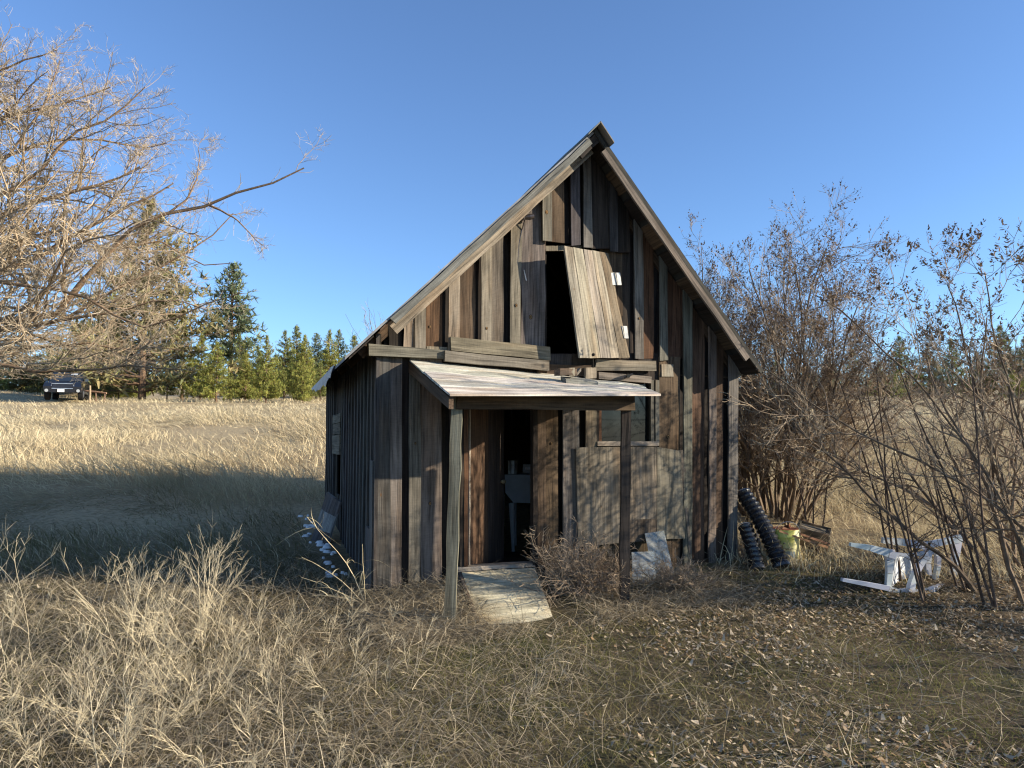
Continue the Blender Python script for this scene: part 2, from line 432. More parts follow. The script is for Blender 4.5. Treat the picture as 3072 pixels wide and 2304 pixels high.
# lower wall, right of the door
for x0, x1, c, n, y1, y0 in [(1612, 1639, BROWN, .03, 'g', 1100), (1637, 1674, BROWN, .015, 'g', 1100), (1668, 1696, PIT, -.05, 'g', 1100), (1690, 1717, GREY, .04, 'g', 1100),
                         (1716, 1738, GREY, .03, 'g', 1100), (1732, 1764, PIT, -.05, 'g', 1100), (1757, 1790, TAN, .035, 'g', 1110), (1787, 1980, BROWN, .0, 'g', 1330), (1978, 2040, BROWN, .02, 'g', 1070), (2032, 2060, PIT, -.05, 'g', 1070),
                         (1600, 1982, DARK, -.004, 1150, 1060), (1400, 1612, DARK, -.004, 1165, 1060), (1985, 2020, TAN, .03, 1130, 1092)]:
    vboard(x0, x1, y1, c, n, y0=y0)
vboard(2035, 2054, 1660, GREY, .05, y0=1350, x0b=2068, x1b=2074)
# upper short dark boards in the band between gable and porch
vboard(1640, 1716, 1094, SLATE, .02, y0=1064); vboard(1716, 1792, 1140, DARK, .012, y0=1060)
vboard(1757, 1790, 1135, TAN, .10, y0=1104, th=.05)
for kx, ky, kn_, kr in [(1549, 916, .05, .018), (1592, 951, .038, .024), (1640, 636, .094, .022), (1460, 985, .05, .015), (1290, 980, .004, .014), (1918, 955, .05, .014), (1655, 1330, .02, .016), (2005, 1310, .024, .026), (1290, 1510, .024, .018), (1246, 1330, .05, .014)]:
    c0 = loc(kx, ky, kn_)
    for rr_, of, cc in ((kr, .001, (.05, .03, .018)), (kr * .72, .003, (.24, .15, .065)), (kr * .35, .005, (.10, .055, .025))):
        th_ = np.linspace(0, 2 * math.pi, 13)[:-1]
        fw.poly([c0 + A([rr_ * math.cos(q_) * .85, -of, rr_ * math.sin(q_) * 1.1]) for q_ in th_], (0, .0009, 0), cc)
fw.build("front_wall", M_WOOD, SHED)

lp = MB()                                        # horizontal planks over the porch
def hplank(TLp, TRp, BRp, BLp, n, th, col, **k):
    a, b, c_, d_ = (loc(*q, n) for q in (TLp, TRp, BRp, BLp))
    lp.board(a, d_, c_, b, A([0, th, 0]), col, **k)
hplank((1108, 1031), (1352, 1051), (1352, 1076), (1108, 1066), .11, .10, GREY)
hplank((1352, 1010), (1652, 1041), (1652, 1080), (1352, 1050), .09, .08, TAN)
hplank((1338, 1052), (1648, 1082), (1648, 1112), (1336, 1083), .15, .05, GREY)
hplank((1790, 1078), (1968, 1083), (1968, 1112), (1784, 1112), .08, .05, TAN)
hplank((1797, 1115), (1956, 1130), (1956, 1151), (1797, 1136), .10, .06, TAN)
hplank((1640, 1092), (1792, 1098), (1792, 1130), (1640, 1122), .05, .03, BROWN)
lp.build("ledge_planks", M_WOOD, SHED)

# left, right and back walls, loft floor, floor
lw = MB()
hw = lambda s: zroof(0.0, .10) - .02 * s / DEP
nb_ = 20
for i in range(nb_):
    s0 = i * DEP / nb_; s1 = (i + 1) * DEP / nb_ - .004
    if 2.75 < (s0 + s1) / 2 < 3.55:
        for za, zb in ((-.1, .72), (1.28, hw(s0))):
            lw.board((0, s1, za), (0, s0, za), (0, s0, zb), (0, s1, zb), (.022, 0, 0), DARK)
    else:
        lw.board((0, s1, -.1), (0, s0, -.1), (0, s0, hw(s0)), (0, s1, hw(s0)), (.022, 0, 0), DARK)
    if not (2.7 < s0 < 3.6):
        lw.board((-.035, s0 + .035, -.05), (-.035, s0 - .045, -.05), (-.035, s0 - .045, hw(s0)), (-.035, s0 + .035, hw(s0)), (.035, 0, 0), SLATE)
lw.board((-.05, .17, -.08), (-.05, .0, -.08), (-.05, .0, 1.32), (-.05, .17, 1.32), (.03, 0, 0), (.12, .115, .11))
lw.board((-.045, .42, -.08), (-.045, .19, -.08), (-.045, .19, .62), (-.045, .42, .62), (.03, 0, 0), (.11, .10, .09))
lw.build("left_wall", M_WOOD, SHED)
sh = MB()                                        # boarded-up side window
for z0, z1 in ((1.72, 1.84), (1.56, 1.71), (1.28, 1.55)):
    sh.board((-.05, 3.62, z0), (-.05, 3.62, z1), (-.05, 2.72, z1 + .02), (-.05, 2.72, z0 + .02), (.025, 0, 0), GREY)
sh.build("window_boards", M_WOOD, SHED)
rw = MB()
for i in range(18):
    s0, s1 = i * DEP / 18, (i + 1) * DEP / 18 - .004
    rw.board((WID - .02, s0, -.1), (WID - .02, s1, -.1), (WID - .02, s1, 2.25), (WID - .02, s0, 2.25), (-.022, 0, 0), BROWN)
    rw.board((WID + .015, s0 + .02, 0), (WID + .015, s0 + .10, 0), (WID + .015, s0 + .10, 2.25), (WID + .015, s0 + .02, 2.25), (-.033, 0, 0), GREY)
rw.build("right_wall", M_WOOD, SHED)
bw = MB()
for i in range(16):
    t0, t1 = i * WID / 16, (i + 1) * WID / 16 - .003
    bw.board((t0, DEP, .0), (t1, DEP, .0), (t1, DEP, zroof(t1, .32)), (t0, DEP, zroof(t0, .32)), (0, .022, 0), BROWN)
bw.build("back_wall", M_WOOD, SHED)
fl = MB(); fl2 = MB()
for i in range(14):
    s0 = .0 + i * DEP / 14
    fl.board((.03, s0, .12), (.03, s0 + DEP / 14 - .004, .12), (WID - .05, s0 + DEP / 14 - .004, .12), (WID - .05, s0, .12), (0, 0, -.03), BROWN)
    fl2.board((.03, s0 + .03, 2.26), (.03, s0 + DEP / 14 - .002, 2.26), (WID - .05, s0 + DEP / 14 - .002, 2.26), (WID - .05, s0 + .03, 2.26), (0, 0, .025), BROWN)
fl.build("floor", M_WOOD, SHED); fl2.build("loft_floor", M_WOOD, SHED)

# roof: two sagging slopes, laid in strips so that the old ridge dips to the back
def roof_pt(f, s, lift=0.0):
    """f -1 left eave .. 0 ridge .. 1 right eave"""
    u = (s + NF) / (DEP + .25 + NF)
    za = ZA - .27 * u ** 1.2
    if f <= 0:
        te, ze = TL + .17 * u, ZL - .02 * u
    else: te, ze = TR, ZR - .05 * u
    k = abs(f); t = TA + (te - TA) * k
    z = za + (ze - za) * k - .035 * math.sin(math.pi * k) * u
    return A([t, s, z + lift])
def slope(sgn, lift, th, col, n_al=12, n_s=9, s0=-NF, s1=DEP + .25, kmax=1.0):
    mb = MB()
    for j in range(n_s):
        sa, sb = s0 + (s1 - s0) * j / n_s, s0 + (s1 - s0) * (j + 1) / n_s
        for i in range(n_al):
            ka, kb = kmax * i / n_al, kmax * (i + 1) / n_al
            q = [roof_pt(sgn * ka, sa, lift), roof_pt(sgn * ka, sb, lift), roof_pt(sgn * kb, sb, lift), roof_pt(sgn * kb, sa, lift)]
            mb.v.append(A(q + [p - A([0, 0, th]) for p in q])); b_ = mb.n; mb.n += 8
            mb.f.setdefault(4, []).extend([[b_, b_ + 1, b_ + 2, b_ + 3], [b_ + 7, b_ + 6, b_ + 5, b_ + 4]] +
                ([[b_, b_ + 3, b_ + 7, b_ + 4]] if j == 0 else []) + ([[b_ + 1, b_ + 5, b_ + 6, b_ + 2]] if j == n_s - 1 else []) + ([[b_ + 3, b_ + 2, b_ + 6, b_ + 7]] if i == n_al - 1 else []))
            mb.c.append(np.tile(A(col) * rng.uniform(.85, 1.15), (8, 1))); mb.g.append(mb.v[-1] * 1.0)
    return mb
slope(-1, .0, .03, (.22, .22, .22)).build("roof", M_ROOF, SHED)
slope(1, .0, .035, (.035, .035, .032)).build("roof", M_ROOF, SHED)
# sheathing and rafters under the roof
ra = MB()
for sg in (-1, 1):
    for i in range(9):
        k0, k1 = i / 9 + .012, (i + .86) / 9
        ra.board(roof_pt(sg * k0, -NF + .02, -.04), roof_pt(sg * k1, -NF + .02, -.04), roof_pt(sg * k1, DEP + .2, -.04), roof_pt(sg * k0, DEP + .2, -.04), (0, 0, -.02), BROWN if i % 2 else DARK, jit=.006)
    for s in (.03, 1.1, 2.3, 3.5, 4.7):
        ra.bar(roof_pt(sg * .03, s, -.12), roof_pt(sg * .93, s, -.12), .045, .09, BROWN)
ra.build("rafters", M_WOOD, SHED)
rk = MB()
up = A([0, 0, 1.])
def rake(k0, k1, sgn, s, dtop, depth, th, col):
    a, b = roof_pt(sgn * k0, s), roof_pt(sgn * k1, s)
    a[1] = b[1] = s
    d = nrm(b - a); nn = A([d[2], 0, -d[0]]) * (1 if d[0] > 0 else -1)      # points down, square to the rake
    if nn[2] > 0: nn = -nn
    rk.board(a + nn * dtop, a + nn * (dtop + depth), b + nn * (dtop + depth), b + nn * dtop, A([0, th, 0]), col)
rake(.045, .845, -1, -NF - .015, .026, .068, .03, (.16, .145, .125))
rake(.03, .850, -1, -NF + .17, .070, .105, .03, (.27, .23, .17))
rake(.0, .10, -1, -NF + .005, .03, .10, .03, DARK)
rake(.07, .93, 1, -NF - .01, .058, .070, .03, (.19, .16, .122))
rake(.0, 1.0, 1, -NF - .004, .012, .05, .03, (.05, .045, .04))
rk.build("rake_boards", M_WOOD, SHED)
rc = MB()                                        # bent ridge cap sticking out at the front
for s0_, s1_ in ((-NF - .10, 1.4), (1.35, 3.2), (3.15, DEP + .3)):
    a = [roof_pt(-.055, s0_, .03), roof_pt(0, s0_, .045), roof_pt(.075, s0_, .03)]; b_ = [roof_pt(-.055, s1_, .03), roof_pt(0, s1_, .045), roof_pt(.075, s1_, .03)]
    rc.board(a[0], a[1], b_[1], b_[0], (0, 0, -.02), (.17, .165, .14), jit=.001); rc.board(a[1], a[2], b_[2], b_[1], (0, 0, -.02), (.17, .165, .14), jit=.001)
rc.build("ridge_cap", M_ROOF, SHED)
ef = MB()                                        # torn metal edging hanging off the left eave
ns = 26; top = []; bot = []
for i in range(ns + 1):
    s = .7 + (DEP + .25 - .7) * i / ns
    p = roof_pt(-1, s, .02); p[0] -= .012
    h = (.15 + .02 * math.sin(i * 1.1)) * min(1, .3 + i / 5) * (1 + rng.uniform(-.22, .12)) * (1 if i < ns - 8 else max(.12, (ns - i) / 9))
    top.append(p); bot.append(p + A([-.015, 0, -h]))
for i in range(ns):
    ef.poly([top[i], top[i + 1], bot[i + 1], bot[i]], (.003, 0, 0), (.36, .38, .42))
ef.build("eave_flashing", M_METAL, SHED)
sf = MB()
sf.poly([loc(2206, 1080, .02), loc(2268, 1080, .02), loc(2292, 1116, .02), loc(2206, 1130, .02)], (0, .02, 0), (.28, .26, .21))
sf.build("soffit_board", M_WOOD, SHED)

# loft hatch hanging crooked on its hinges
hm = MB()
hl = [(1693, 738, .31), (1739, 1074, .31)]; hr = [(1826, 760, .07), (1890, 1073, .07)]
def hp(u, v):
    px = (hl[0][0] * (1 - v) + hl[1][0] * v) * (1 - u) + (hr[0][0] * (1 - v) + hr[1][0] * v) * u
    py = (hl[0][1] * (1 - v) + hl[1][1] * v) * (1 - u) + (hr[0][1] * (1 - v) + hr[1][1] * v) * u
    return loc(px, py, .31 * (1 - u) + .07 * u)
us = [0, .20, .42, .62, .80, 1.0]
ncut = nrm(np.cross(hp(1, 0) - hp(0, 0), hp(0, 1) - hp(0, 0)))
if ncut[1] < 0: ncut = -ncut
for i in range(5):
    hm.board(hp(us[i] + .004, 1), hp(us[i + 1] - .004, 1), hp(us[i + 1] - .004, 0), hp(us[i] + .004, 0), ncut * .022, (.27, .24, .18) if i < 4 else (.16, .13, .09), jit=.002)
hatch = hm.build("hatch", M_WOOD, SHED)
for v in (.2, .8):
    hb = MB(); hb.board(hp(.05, v - .03) + ncut * .023, hp(.05, v + .03) + ncut * .023, hp(.95, v + .03) + ncut * .023, hp(.95, v - .03) + ncut * .023, ncut * .02, BROWN); hb.build("cleat", M_WOOD, hatch)
for (x, y) in ((1847, 836), (1868, 996)):
    h_ = MB()
    for dx in (-8, 8):
        a = loc(x + dx - 6, y - 18, .085); b_ = loc(x + dx + 5, y - 18, .085); c_ = loc(x + dx + 10, y + 19, .085); d_ = loc(x + dx - 1, y + 19, .085)
        h_.poly([a, b_, c_, d_], (0, .004, 0), (.62, .60, .54))
    h_.tube([loc(x - 3, y - 18, .09), loc(x + 5, y + 19, .09)], .006, (.5, .47, .4), 6)
    h_.build("hinge", M_PAINT, hatch)
kn = MB()
kn.tube([loc(1780, 1064, .20), loc(1780, 1064, .24), loc(1780, 1064, .26)], [.012, .02, .012], (.02, .018, .016), 8)
kn.tube([loc(1780, 1066, .21), loc(1779, 1104, .18)], .004, (.03, .025, .02), 5)
kn.build("latch_knob", M_RUST, hatch)

# old electric insulators with a cable
ins = MB()
ins.tube([loc(1552, 656, .05), loc(1562, 655, .12), loc(1568, 654, .12), loc(1572, 653, .12), loc(1588, 651, .12), loc(1600, 649, .12)], [.018, .03, .03, .022, .034, .03], (.035, .028, .024), 10)
ins.tube([loc(1574, 660, .10), loc(1566, 690, .05), loc(1557, 730, .045), loc(1553, 790, .045)], .006, (.05, .04, .035), 5)
ins.tube([loc(1572, 810, .045), loc(1579, 842, .06)], .006, (.5, .46, .4), 5)
ins.build("insulator", M_BLACKP, SHED)
ins = MB()
ins.tube([loc(1884, 1128, .11), loc(1884, 1128, .16), loc(1886, 1128, .20)], [.02, .026, .02], (.03, .025, .02), 10)
ins.tube([loc(1874, 1134, .16), loc(1897, 1122, .16)], .012, (.03, .025, .02), 8)
ins.build("insulator", M_BLACKP, SHED)

# window
wf = MB()
def fbar(x0, y0, x1, y1, n, th, c):
    wf.board(loc(x0, y1, n), loc(x1, y1, n), loc(x1, y0, n), loc(x0, y0, n), (0, th, 0), c, jit=.001)
for x0, x1, n, c in ((1790, 1797, .03, DARK), (1797, 1805, .01, RED), (1946, 1953, .012, DARK), (1953, 1962, .045, GREY), (1962, 1967, .02, DARK), (1967, 1978, .05, GREY)):
    fbar(x0, 1140, x1, 1336, n, .06, c)
wf.board(loc(1793, 1338, .06), loc(1793, 1325, .05), loc(1976, 1325, .05), loc(1976, 1338, .06), (0, .07, 0), (.22, .19, .14))
wf.board(loc(1797, 1152, .01), loc(1797, 1138, .01), loc(1976, 1138, .01), loc(1976, 1152, .01), (0, .05, 0), DARK)
wfo = wf.build("window", M_WOOD, SHED)
gp = MB()
gp.poly([loc(1803, 1328, -.02), loc(1950, 1328, -.02), loc(1950, 1148, -.02), loc(1803, 1148, -.02)], (0, .004, 0), (.5, .5, .5))
gp.build("pane", M_WINGLASS, wfo)
pl = MB()                                        # plywood patch under the window
pl.board(loc(1735, 1641, .07), loc(1868, 1628, .07), loc(1868, 1340, .07), loc(1728, 1342, .07), (0, .012, 0), (.185, .155, .118), jit=.001, warp=.001, var=.02)
pl.board(loc(1868, 1560, .07), loc(1970, 1556, .07), loc(1970, 1340, .07), loc(1868, 1340, .07), (0, .012, 0), (.185, .155, .118), jit=.0, warp=.001, var=.02)
pl.board(loc(1972, 1618, .07), loc(2055, 1616, .07), loc(2042, 1352, .07), loc(1972, 1341, .07), (0, .012, 0), (.185, .155, .118), jit=.001, warp=.001, var=.02)
pl.board(loc(1868, 1628, .067), loc(1972, 1620, .067), loc(1972, 1556, .067), loc(1868, 1558, .067), (0, .012, 0), (.12, .09, .065), jit=.001, var=.02)
pl.build("plywood_panel", M_PLY, SHED)

# door frame and open door
df = MB()
for x0, x1, c, n in ((1380, 1393, DARK, .05), (1393, 1404, RED, .06), (1600, 1613, DARK, .05)):
    df.board(loc(x0, 1712, n), loc(x1, 1712, n), loc(x1, 1150, n), loc(x0, 1150, n), (0, .09, 0), c)
df.board(loc(1366, 1716, .10), loc(1366, 1704, .08), loc(1606, 1688, .08), loc(1606, 1700, .10), (0, .14, 0), (.36, .31, .23))
df.board(loc(1598, 1720, .09), loc(1606, 1720, .09), loc(1603, 1585, .06), loc(1597, 1585, .06), (0, .02, 0), DARK)
df.build("door_frame", M_WOOD, SHED)
h0 = loc(1407, 1700, -.02); th = R(41); dd = A([math.cos(th), math.sin(th), 0]); dn_ = A([-math.sin(th), math.cos(th), 0])
zb_, zt_, dw = .155, 2.02, .74
dm = MB()
a = A([h0[0], h0[1], zb_]);
def dq(u, z, o=0.0): return a + dd * (u * dw) + A([0, 0, z - zb_]) - dn_ * o
dm.board(dq(0, zb_), dq(.52, zb_), dq(.52, zt_), dq(0, zt_), dn_ * .035, (.105, .062, .036), var=.02)
dm.board(dq(.525, zb_), dq(1, zb_), dq(1, zt_), dq(.525, zt_), dn_ * .035, (.06, .045, .034), var=.02)
door = dm.build("door", M_WOOD, SHED)
de = MB(); de.board(dq(-.012, zb_, .004), dq(.018, zb_, .004), dq(.018, zt_, .004), dq(-.012, zt_, .004), dn_ * .04, (.42, .36, .27)); de.build("lit_edge_strip", M_WOOD, door)  # pale colour paints the sunlit sliver along the door's edge
dk = MB(); c_ = dq(.9, 1.05); dk.tube([c_, c_ - dn_ * .03, c_ - dn_ * .055], [.012, .026, .018], (.25, .2, .12), 10); dk.build("door_knob", M_RUST, door)

# porch
NP = 1.30
PBL, PBR, PFL, PFR = loc(1228, 1078, .03), loc(1915, 1152, .06), loc(1349, 1182, NP + .05), loc(1983, 1182, NP + .05)
pr = MB(); nrow = 5
for i in range(nrow):
    u0, u1 = i / nrow + .0012, (i + 1) / nrow
    q = lambda u, v: (PBL * (1 - u) + PBR * u) * (1 - v) + (PFL * (1 - u) + PFR * u) * v
    pr.board(q(0, u0), q(0, u1), q(1, u1), q(1, u0), (0, 0, -.018), (.60, .56, .47), jit=.0015, warp=.004, var=.03, seg=.25)
pr.build("porch_roof", M_PLY, SHED)
pf = MB()
pf.board(PBL + A([.0, 0, -.02]), PBL + A([0, 0, -.13]), PFL + A([0, .04, -.13]), PFL + A([0, .04, -.02]), (.045, 0, 0), BROWN)
pf.build("porch_rafter", M_WOOD, SHED); pf = MB()
pf.board(PBR + A([-.55, 0, -.03]), PBR + A([-.55, 0, -.12]), PFR + A([-.3, .25, -.05]), PFR + A([-.3, .25, .02]), (-.045, 0, 0), DARK)
pf.build("porch_rafter", M_WOOD, SHED); pf = MB()
m0, m1 = (PBL + PBR) / 2, (PFL + PFR) / 2
pf.board(m0 + A([0, 0, -.03]), m0 + A([0, 0, -.12]), m1 + A([0, .25, -.05]), m1 + A([0, .25, .02]), (-.045, 0, 0), DARK)
pf.build("porch_rafter", M_WOOD, SHED)
bm_ = MB()
b0, b1, b2, b3 = loc(1372, 1186, NP - .17), loc(1905, 1188, NP - .17), loc(1905, 1232, NP - .17), loc(1372, 1226, NP - .17)
bm_.board(b0, b3, b2, b1, (0, .05, 0), BROWN); bm_.build("porch_beam", M_WOOD, SHED)
def post(xt, xb, yt, yb_, wpx, n, col, name="porch_post"):
    """square post that stands square to the world axes rather than to the wall"""
    T, B = loc(xt, yt, n), loc(xb, yb_, n)
    B[2] = G(*to_world(B)[:2]) - .1
    w = wpx
    e1 = A([math.cos(-ANG), math.sin(-ANG), 0]); e2 = A([-math.sin(-ANG), math.cos(-ANG), 0])
    pm = MB()
    pm.board(B - e1 * w / 2, B + e1 * w / 2, T + e1 * w / 2, T - e1 * w / 2, e2 * w, col, jit=.003, seg=.2)
    return pm.build(name, M_WOOD, SHED)
post(1371, 1347, 1190, 1880, .098, NP - .21, (.20, .175, .14))
post(1880, 1874, 1228, 1845, .088, NP - .215, (.06, .047, .037))

# ------------------------------------------------------------------ things in and on the shed
def wthing(name, label, cat, p, group=None):
    return empty(name, label, cat, tuple(p), 0, group)
def rel(mb_pts, base): return [np.asarray(p) - base for p in mb_pts]

# laundry tub inside the door, with a can and a box
base = to_world(loc(1560, 1660, -1.5)); base[2] = .12
tub = wthing("laundry_tub", "old white laundry tub on tapered legs in the dark doorway", "laundry tub", base)
def Lw(px, py, n): return to_world(loc(px, py, n)) - base
tb = MB()
N1 = -1.25; N2 = -1.75
ft = [Lw(1514, 1424, N1), Lw(1625, 1424, N1), Lw(1620, 1510, N1), Lw(1540, 1508, N1), Lw(1516, 1478, N1)]
tb.poly(ft, (Lw(1514, 1424, N2) - Lw(1514, 1424, N1)) * A([1, 1, 0]) + A([.15, 0, 0]), (.42, .46, .50))
tb.build("basin", M_PAINT, tub)
for dx, nn in ((1535, N1 - .05), (1612, N1 - .05), (1541, N2 + .15), (1608, N2 + .15)):
    lg = MB(); q = Lw(dx, 1508, nn); q2 = q.copy(); q2[2] = 0; q2[0] += .02
    lg.tube([q, q * .5 + q2 * .5, q2], [.038, .028, .02], (.5, .52, .54), 8); lg.build("leg", M_PAINT, tub)
cb = to_world(loc(1538, 1424, -1.45)); cb[2] = to_world(loc(1538, 1424, N1))[2] + .0
can = wthing("tin_can", "shiny ribbed tin can standing on the white laundry tub", "can", cb)
cm = MB(); rr = .062
cm.tube([(0, 0, 0), (0, 0, .045), (0, 0, .05), (0, 0, .055), (0, 0, .10), (0, 0, .105), (0, 0, .11), (0, 0, .16)], [rr, rr, rr * .96, rr, rr, rr * .96, rr, rr], (.6, .6, .6), 18)
cm.build("body", M_METAL, can)
cm = MB(); cm.tube([(0, 0, .158), (0, 0, .166)], [rr * 1.04, rr * 1.04], (.55, .55, .55), 18); cm.build("rim", M_METAL, can)
bb = to_world(loc(1580, 1424, -1.5)); bb[2] = cb[2]
box = MB(); box.board((-.05, -.03, .0), (.09, -.03, .0), (.09, -.03, .11), (-.05, -.03, .11), (0, .06, 0), (.30, .28, .27)); box.board((-.02, -.032, .05), (.06, -.032, .05), (.06, -.032, .08), (-.02, -.032, .08), (0, .005, 0), (.6, .6, .58))
bo = box.build("small_box", M_PAINT, None); bo.location = tuple(bb)
tag(bo, "small pale box beside the tin can on the laundry tub", "box")

# wood block lying on a short board on the porch roof
def porch_z(p):
    v = np.clip((-p[1] - .03) / (NP + .02), 0, 1); t0 = PBL[0] * (1 - v) + PFL[0] * v; t1 = PBR[0] * (1 - v) + PFR[0] * v
    u = (p[0] - t0) / (t1 - t0); return (PBL[2] * (1 - u) + PBR[2] * u) * (1 - v) + (PFL[2] * (1 - u) + PFR[2] * u) * v
def on_porch(px, py, n): p = loc(px, py, n); p[2] = porch_z(p); return p
bd = MB(); n_ = .60
a, b_ = on_porch(1690, 1140, n_), on_porch(1786, 1140, n_)
bd.board(to_world(a + A([0, -.07, .003 + .045 - .02])), to_world(a + A([0, .07, .045 + .02])), to_world(b_ + A([0, .07, .045 + .02])), to_world(b_ + A([0, -.07, .045 - .02])), (0, 0, -.045), (.27, .25, .21), jit=.002)
o = bd.build("short_board", M_WOOD); tag(o, "short grey board lying on the porch roof under a wood block", "board")
bk = MB(); a = on_porch(1674, 1128, n_); b_ = on_porch(1724, 1120, n_)
a[2] += .115; b_[2] += .12
bk.board(to_world(a + A([0, -.06, -.05])), to_world(a + A([0, .06, -.05])), to_world(b_ + A([0, .06, -.05])), to_world(b_ + A([0, -.06, -.05])), (0, 0, .07), (.16, .115, .085), jit=.008)
bk.board(to_world(b_ + A([-.09, -.066, -.055])), to_world(b_ + A([-.03, -.066, -.055])), to_world(b_ + A([-.03, -.066, .03])), to_world(b_ + A([-.09, -.066, .03])), (0, .01, 0), (.30, .26, .2), jit=.002)
bk.board(to_world(b_ + A([0, -.05, -.05])), to_world(b_ + A([0, .05, -.05])), to_world(b_ + A([.05, .04, .0])), to_world(b_ + A([.05, -.04, .0])), (0, 0, .03), (.3, .26, .2), jit=.004)
o = bk.build("wood_block", M_WOOD); tag(o, "chunky brown wood block resting on the porch roof", "wood block")

# plywood ramp to the door
rm = MB(); r0, r1 = loc(1384, 1716, .17), loc(1604, 1702, .17); r2, r3 = loc(1448, 1838, NP - .15), loc(1660, 1838, NP - .15)
for q in (r2, r3): q[2] = G(*to_world(q)[:2]) - .004
ramp_o = empty("door_ramp", "pale plywood ramp leading up to the open door", "ramp", tuple(to_world((r0 + r2) / 2)), ANG)
bs = (r0 + r2) / 2
rm.board(r0 - bs, r2 - bs, r3 - bs, r1 - bs, (0, 0, -.02), (.56, .48, .35), jit=.003, warp=.002)
rm.build("ramp_deck", M_PLY, ramp_o)
rs = MB(); a, b_ = r0 - bs + A([-.03, 0, .0]), r2 - bs + A([-.03, 0, 0])
rs.board(a, a + A([0, 0, -.15]), b_ + A([0, 0, -.10]), b_, (.028, 0, 0), (.15, .115, .085))
rs.build("stringer", M_WOOD, ramp_o)

# glass sheets leaning under the window
for i, (q, lab) in enumerate([([(1934, 1600, .10), (1992, 1592, .10), (2034, 1772, .42), (1972, 1784, .42)], "tall clear glass sheet leaning crooked in front of the shed wall"),
                              ([(1895, 1656, .28), (1962, 1654, .28), (1970, 1772, .50), (1898, 1776, .50)], "small square glass sheet leaning beside the porch post")]):
    gm = MB(); gm.poly([to_world(loc(*p)) for p in q], (0, .005, 0), (.6, .6, .6))
    o = gm.build("glass_sheet", M_SHEETGLASS); tag(o, lab, "glass sheet", "glass sheets leaning on the shed")

# boards leaning on the left wall
for q, lab, c in [([(1004, 1602), (973, 1592), (978, 1466), (1012, 1494)], "wide grey board leaning lowest against the dark left wall", (.20, .19, .18)),
                  ([(1006, 1480), (980, 1474), (986, 1418), (1008, 1432)], "short dark board tucked behind the wide leaning board", (.12, .11, .10))]:
    if 'wide' in lab:
        p_ = [A([-.40, 2.75, 0]), A([-.22, 2.45, 0]), A([-.06, 2.50, .68]), A([-.20, 2.80, .80])]
        for i in (0, 1): p_[i][2] = G(*to_world(p_[i])[:2])
    else: p_ = [A([-.05, 2.45, .62]), A([-.05, 2.8, .65]), A([-.045, 2.85, 1.08]), A([-.045, 2.5, .98])]
    b2 = MB(); b2.board(*[to_world(x) for x in p_], tuple(U * .022), c, jit=.004)
    o = b2.build("leaning_board", M_WOOD); tag(o, lab, "board", "boards leaning on the left wall")
sn = MB()
for i in range(34):
    s = rng.uniform(.9, 4.4); t = -.14 - abs(rng.normal(0, .12)) - .03 * s
    p = to_world(A([t, s, 0])); r = rng.uniform(.02, .075)
    z = float(G(p[0], p[1]))
    ang = np.linspace(0, 2 * np.pi, 8)[:-1]
    rr_ = r * rng.uniform(.6, 1.3, 7)
    ring = [(p[0] + rr_[j] * math.cos(ang[j]), p[1] + rr_[j] * math.sin(ang[j]) * .7, z - .01) for j in range(7)]
    r2_ = [(p[0] + .6 * rr_[j] * math.cos(ang[j]), p[1] + .6 * rr_[j] * math.sin(ang[j]) * .7, z + r * .22 + .015) for j in range(7)]
    sn.add(ring + r2_, [tuple(range(7, 14))] + [(j, (j + 1) % 7, 7 + (j + 1) % 7, 7 + j) for j in range(7)], (.78, .76, .72))
o = sn.build("snow", M_SNOW, smooth=True); tag(o, "crusty snow remnants along the shaded left wall", "snow", kind="stuff")

# ------------------------------------------------------------------ junk to the right of the shed
def pipe(p, q, r, lab, bend=.05):
    p, q = np.asarray(p), np.asarray(q); base = q.copy()
    ln = np.linalg.norm(q - p); n = int(ln / .0125); pts, rd = [], []
    sd = nrm(np.cross(nrm(q - p), (0, 1, 0)))
    for i in range(n + 1):
        u = i / n
        pts.append(p * (1 - u) + q * u + sd * bend * math.sin(math.pi * u) - base)
        ph = (i % 5)
        rd.append(r * (1.0 if ph in (0, 1) else (.93 if ph == 2 else (.84 if ph == 3 else .88))))
    root = empty("corrugated_pipe", lab, "drain pipe", tuple(base), 0, "black drain pipes beside the shed")
    mb = MB(); mb.tube(pts, rd, (.014, .014, .016), 20, caps=False); mb.build("pipe_wall", M_BLACKP, root)
    mb = MB(); d = nrm(pts[-1] - pts[-2])
    mb.tube([pts[-1] - d * .02, pts[-1] + d * .015, pts[-1] + d * .016, pts[-1] - d * .018], [r * 1.0, r * .98, r * .80, r * .78], (.06, .06, .06), 20, caps=False)
    mb.build("pipe_rim", M_BLACKP, root); mb = MB()
    mb.tube([pts[0] + d * .0, pts[0] - d * .012], [r * .96, r * .92], (.25, .25, .25), 20, caps=False)
    mb.build("pipe_rim", M_BLACKP, root)
pipe(W(2228, 1478, 8.95), W(2345, 1698, 8.45), .100, "longer black corrugated pipe leaning diagonally against the shed corner", .03)
pipe(W(2236, 1580, 8.75), W(2274, 1708, 8.40), .088, "shorter black corrugated pipe standing between the shed and longer pipe", .01)

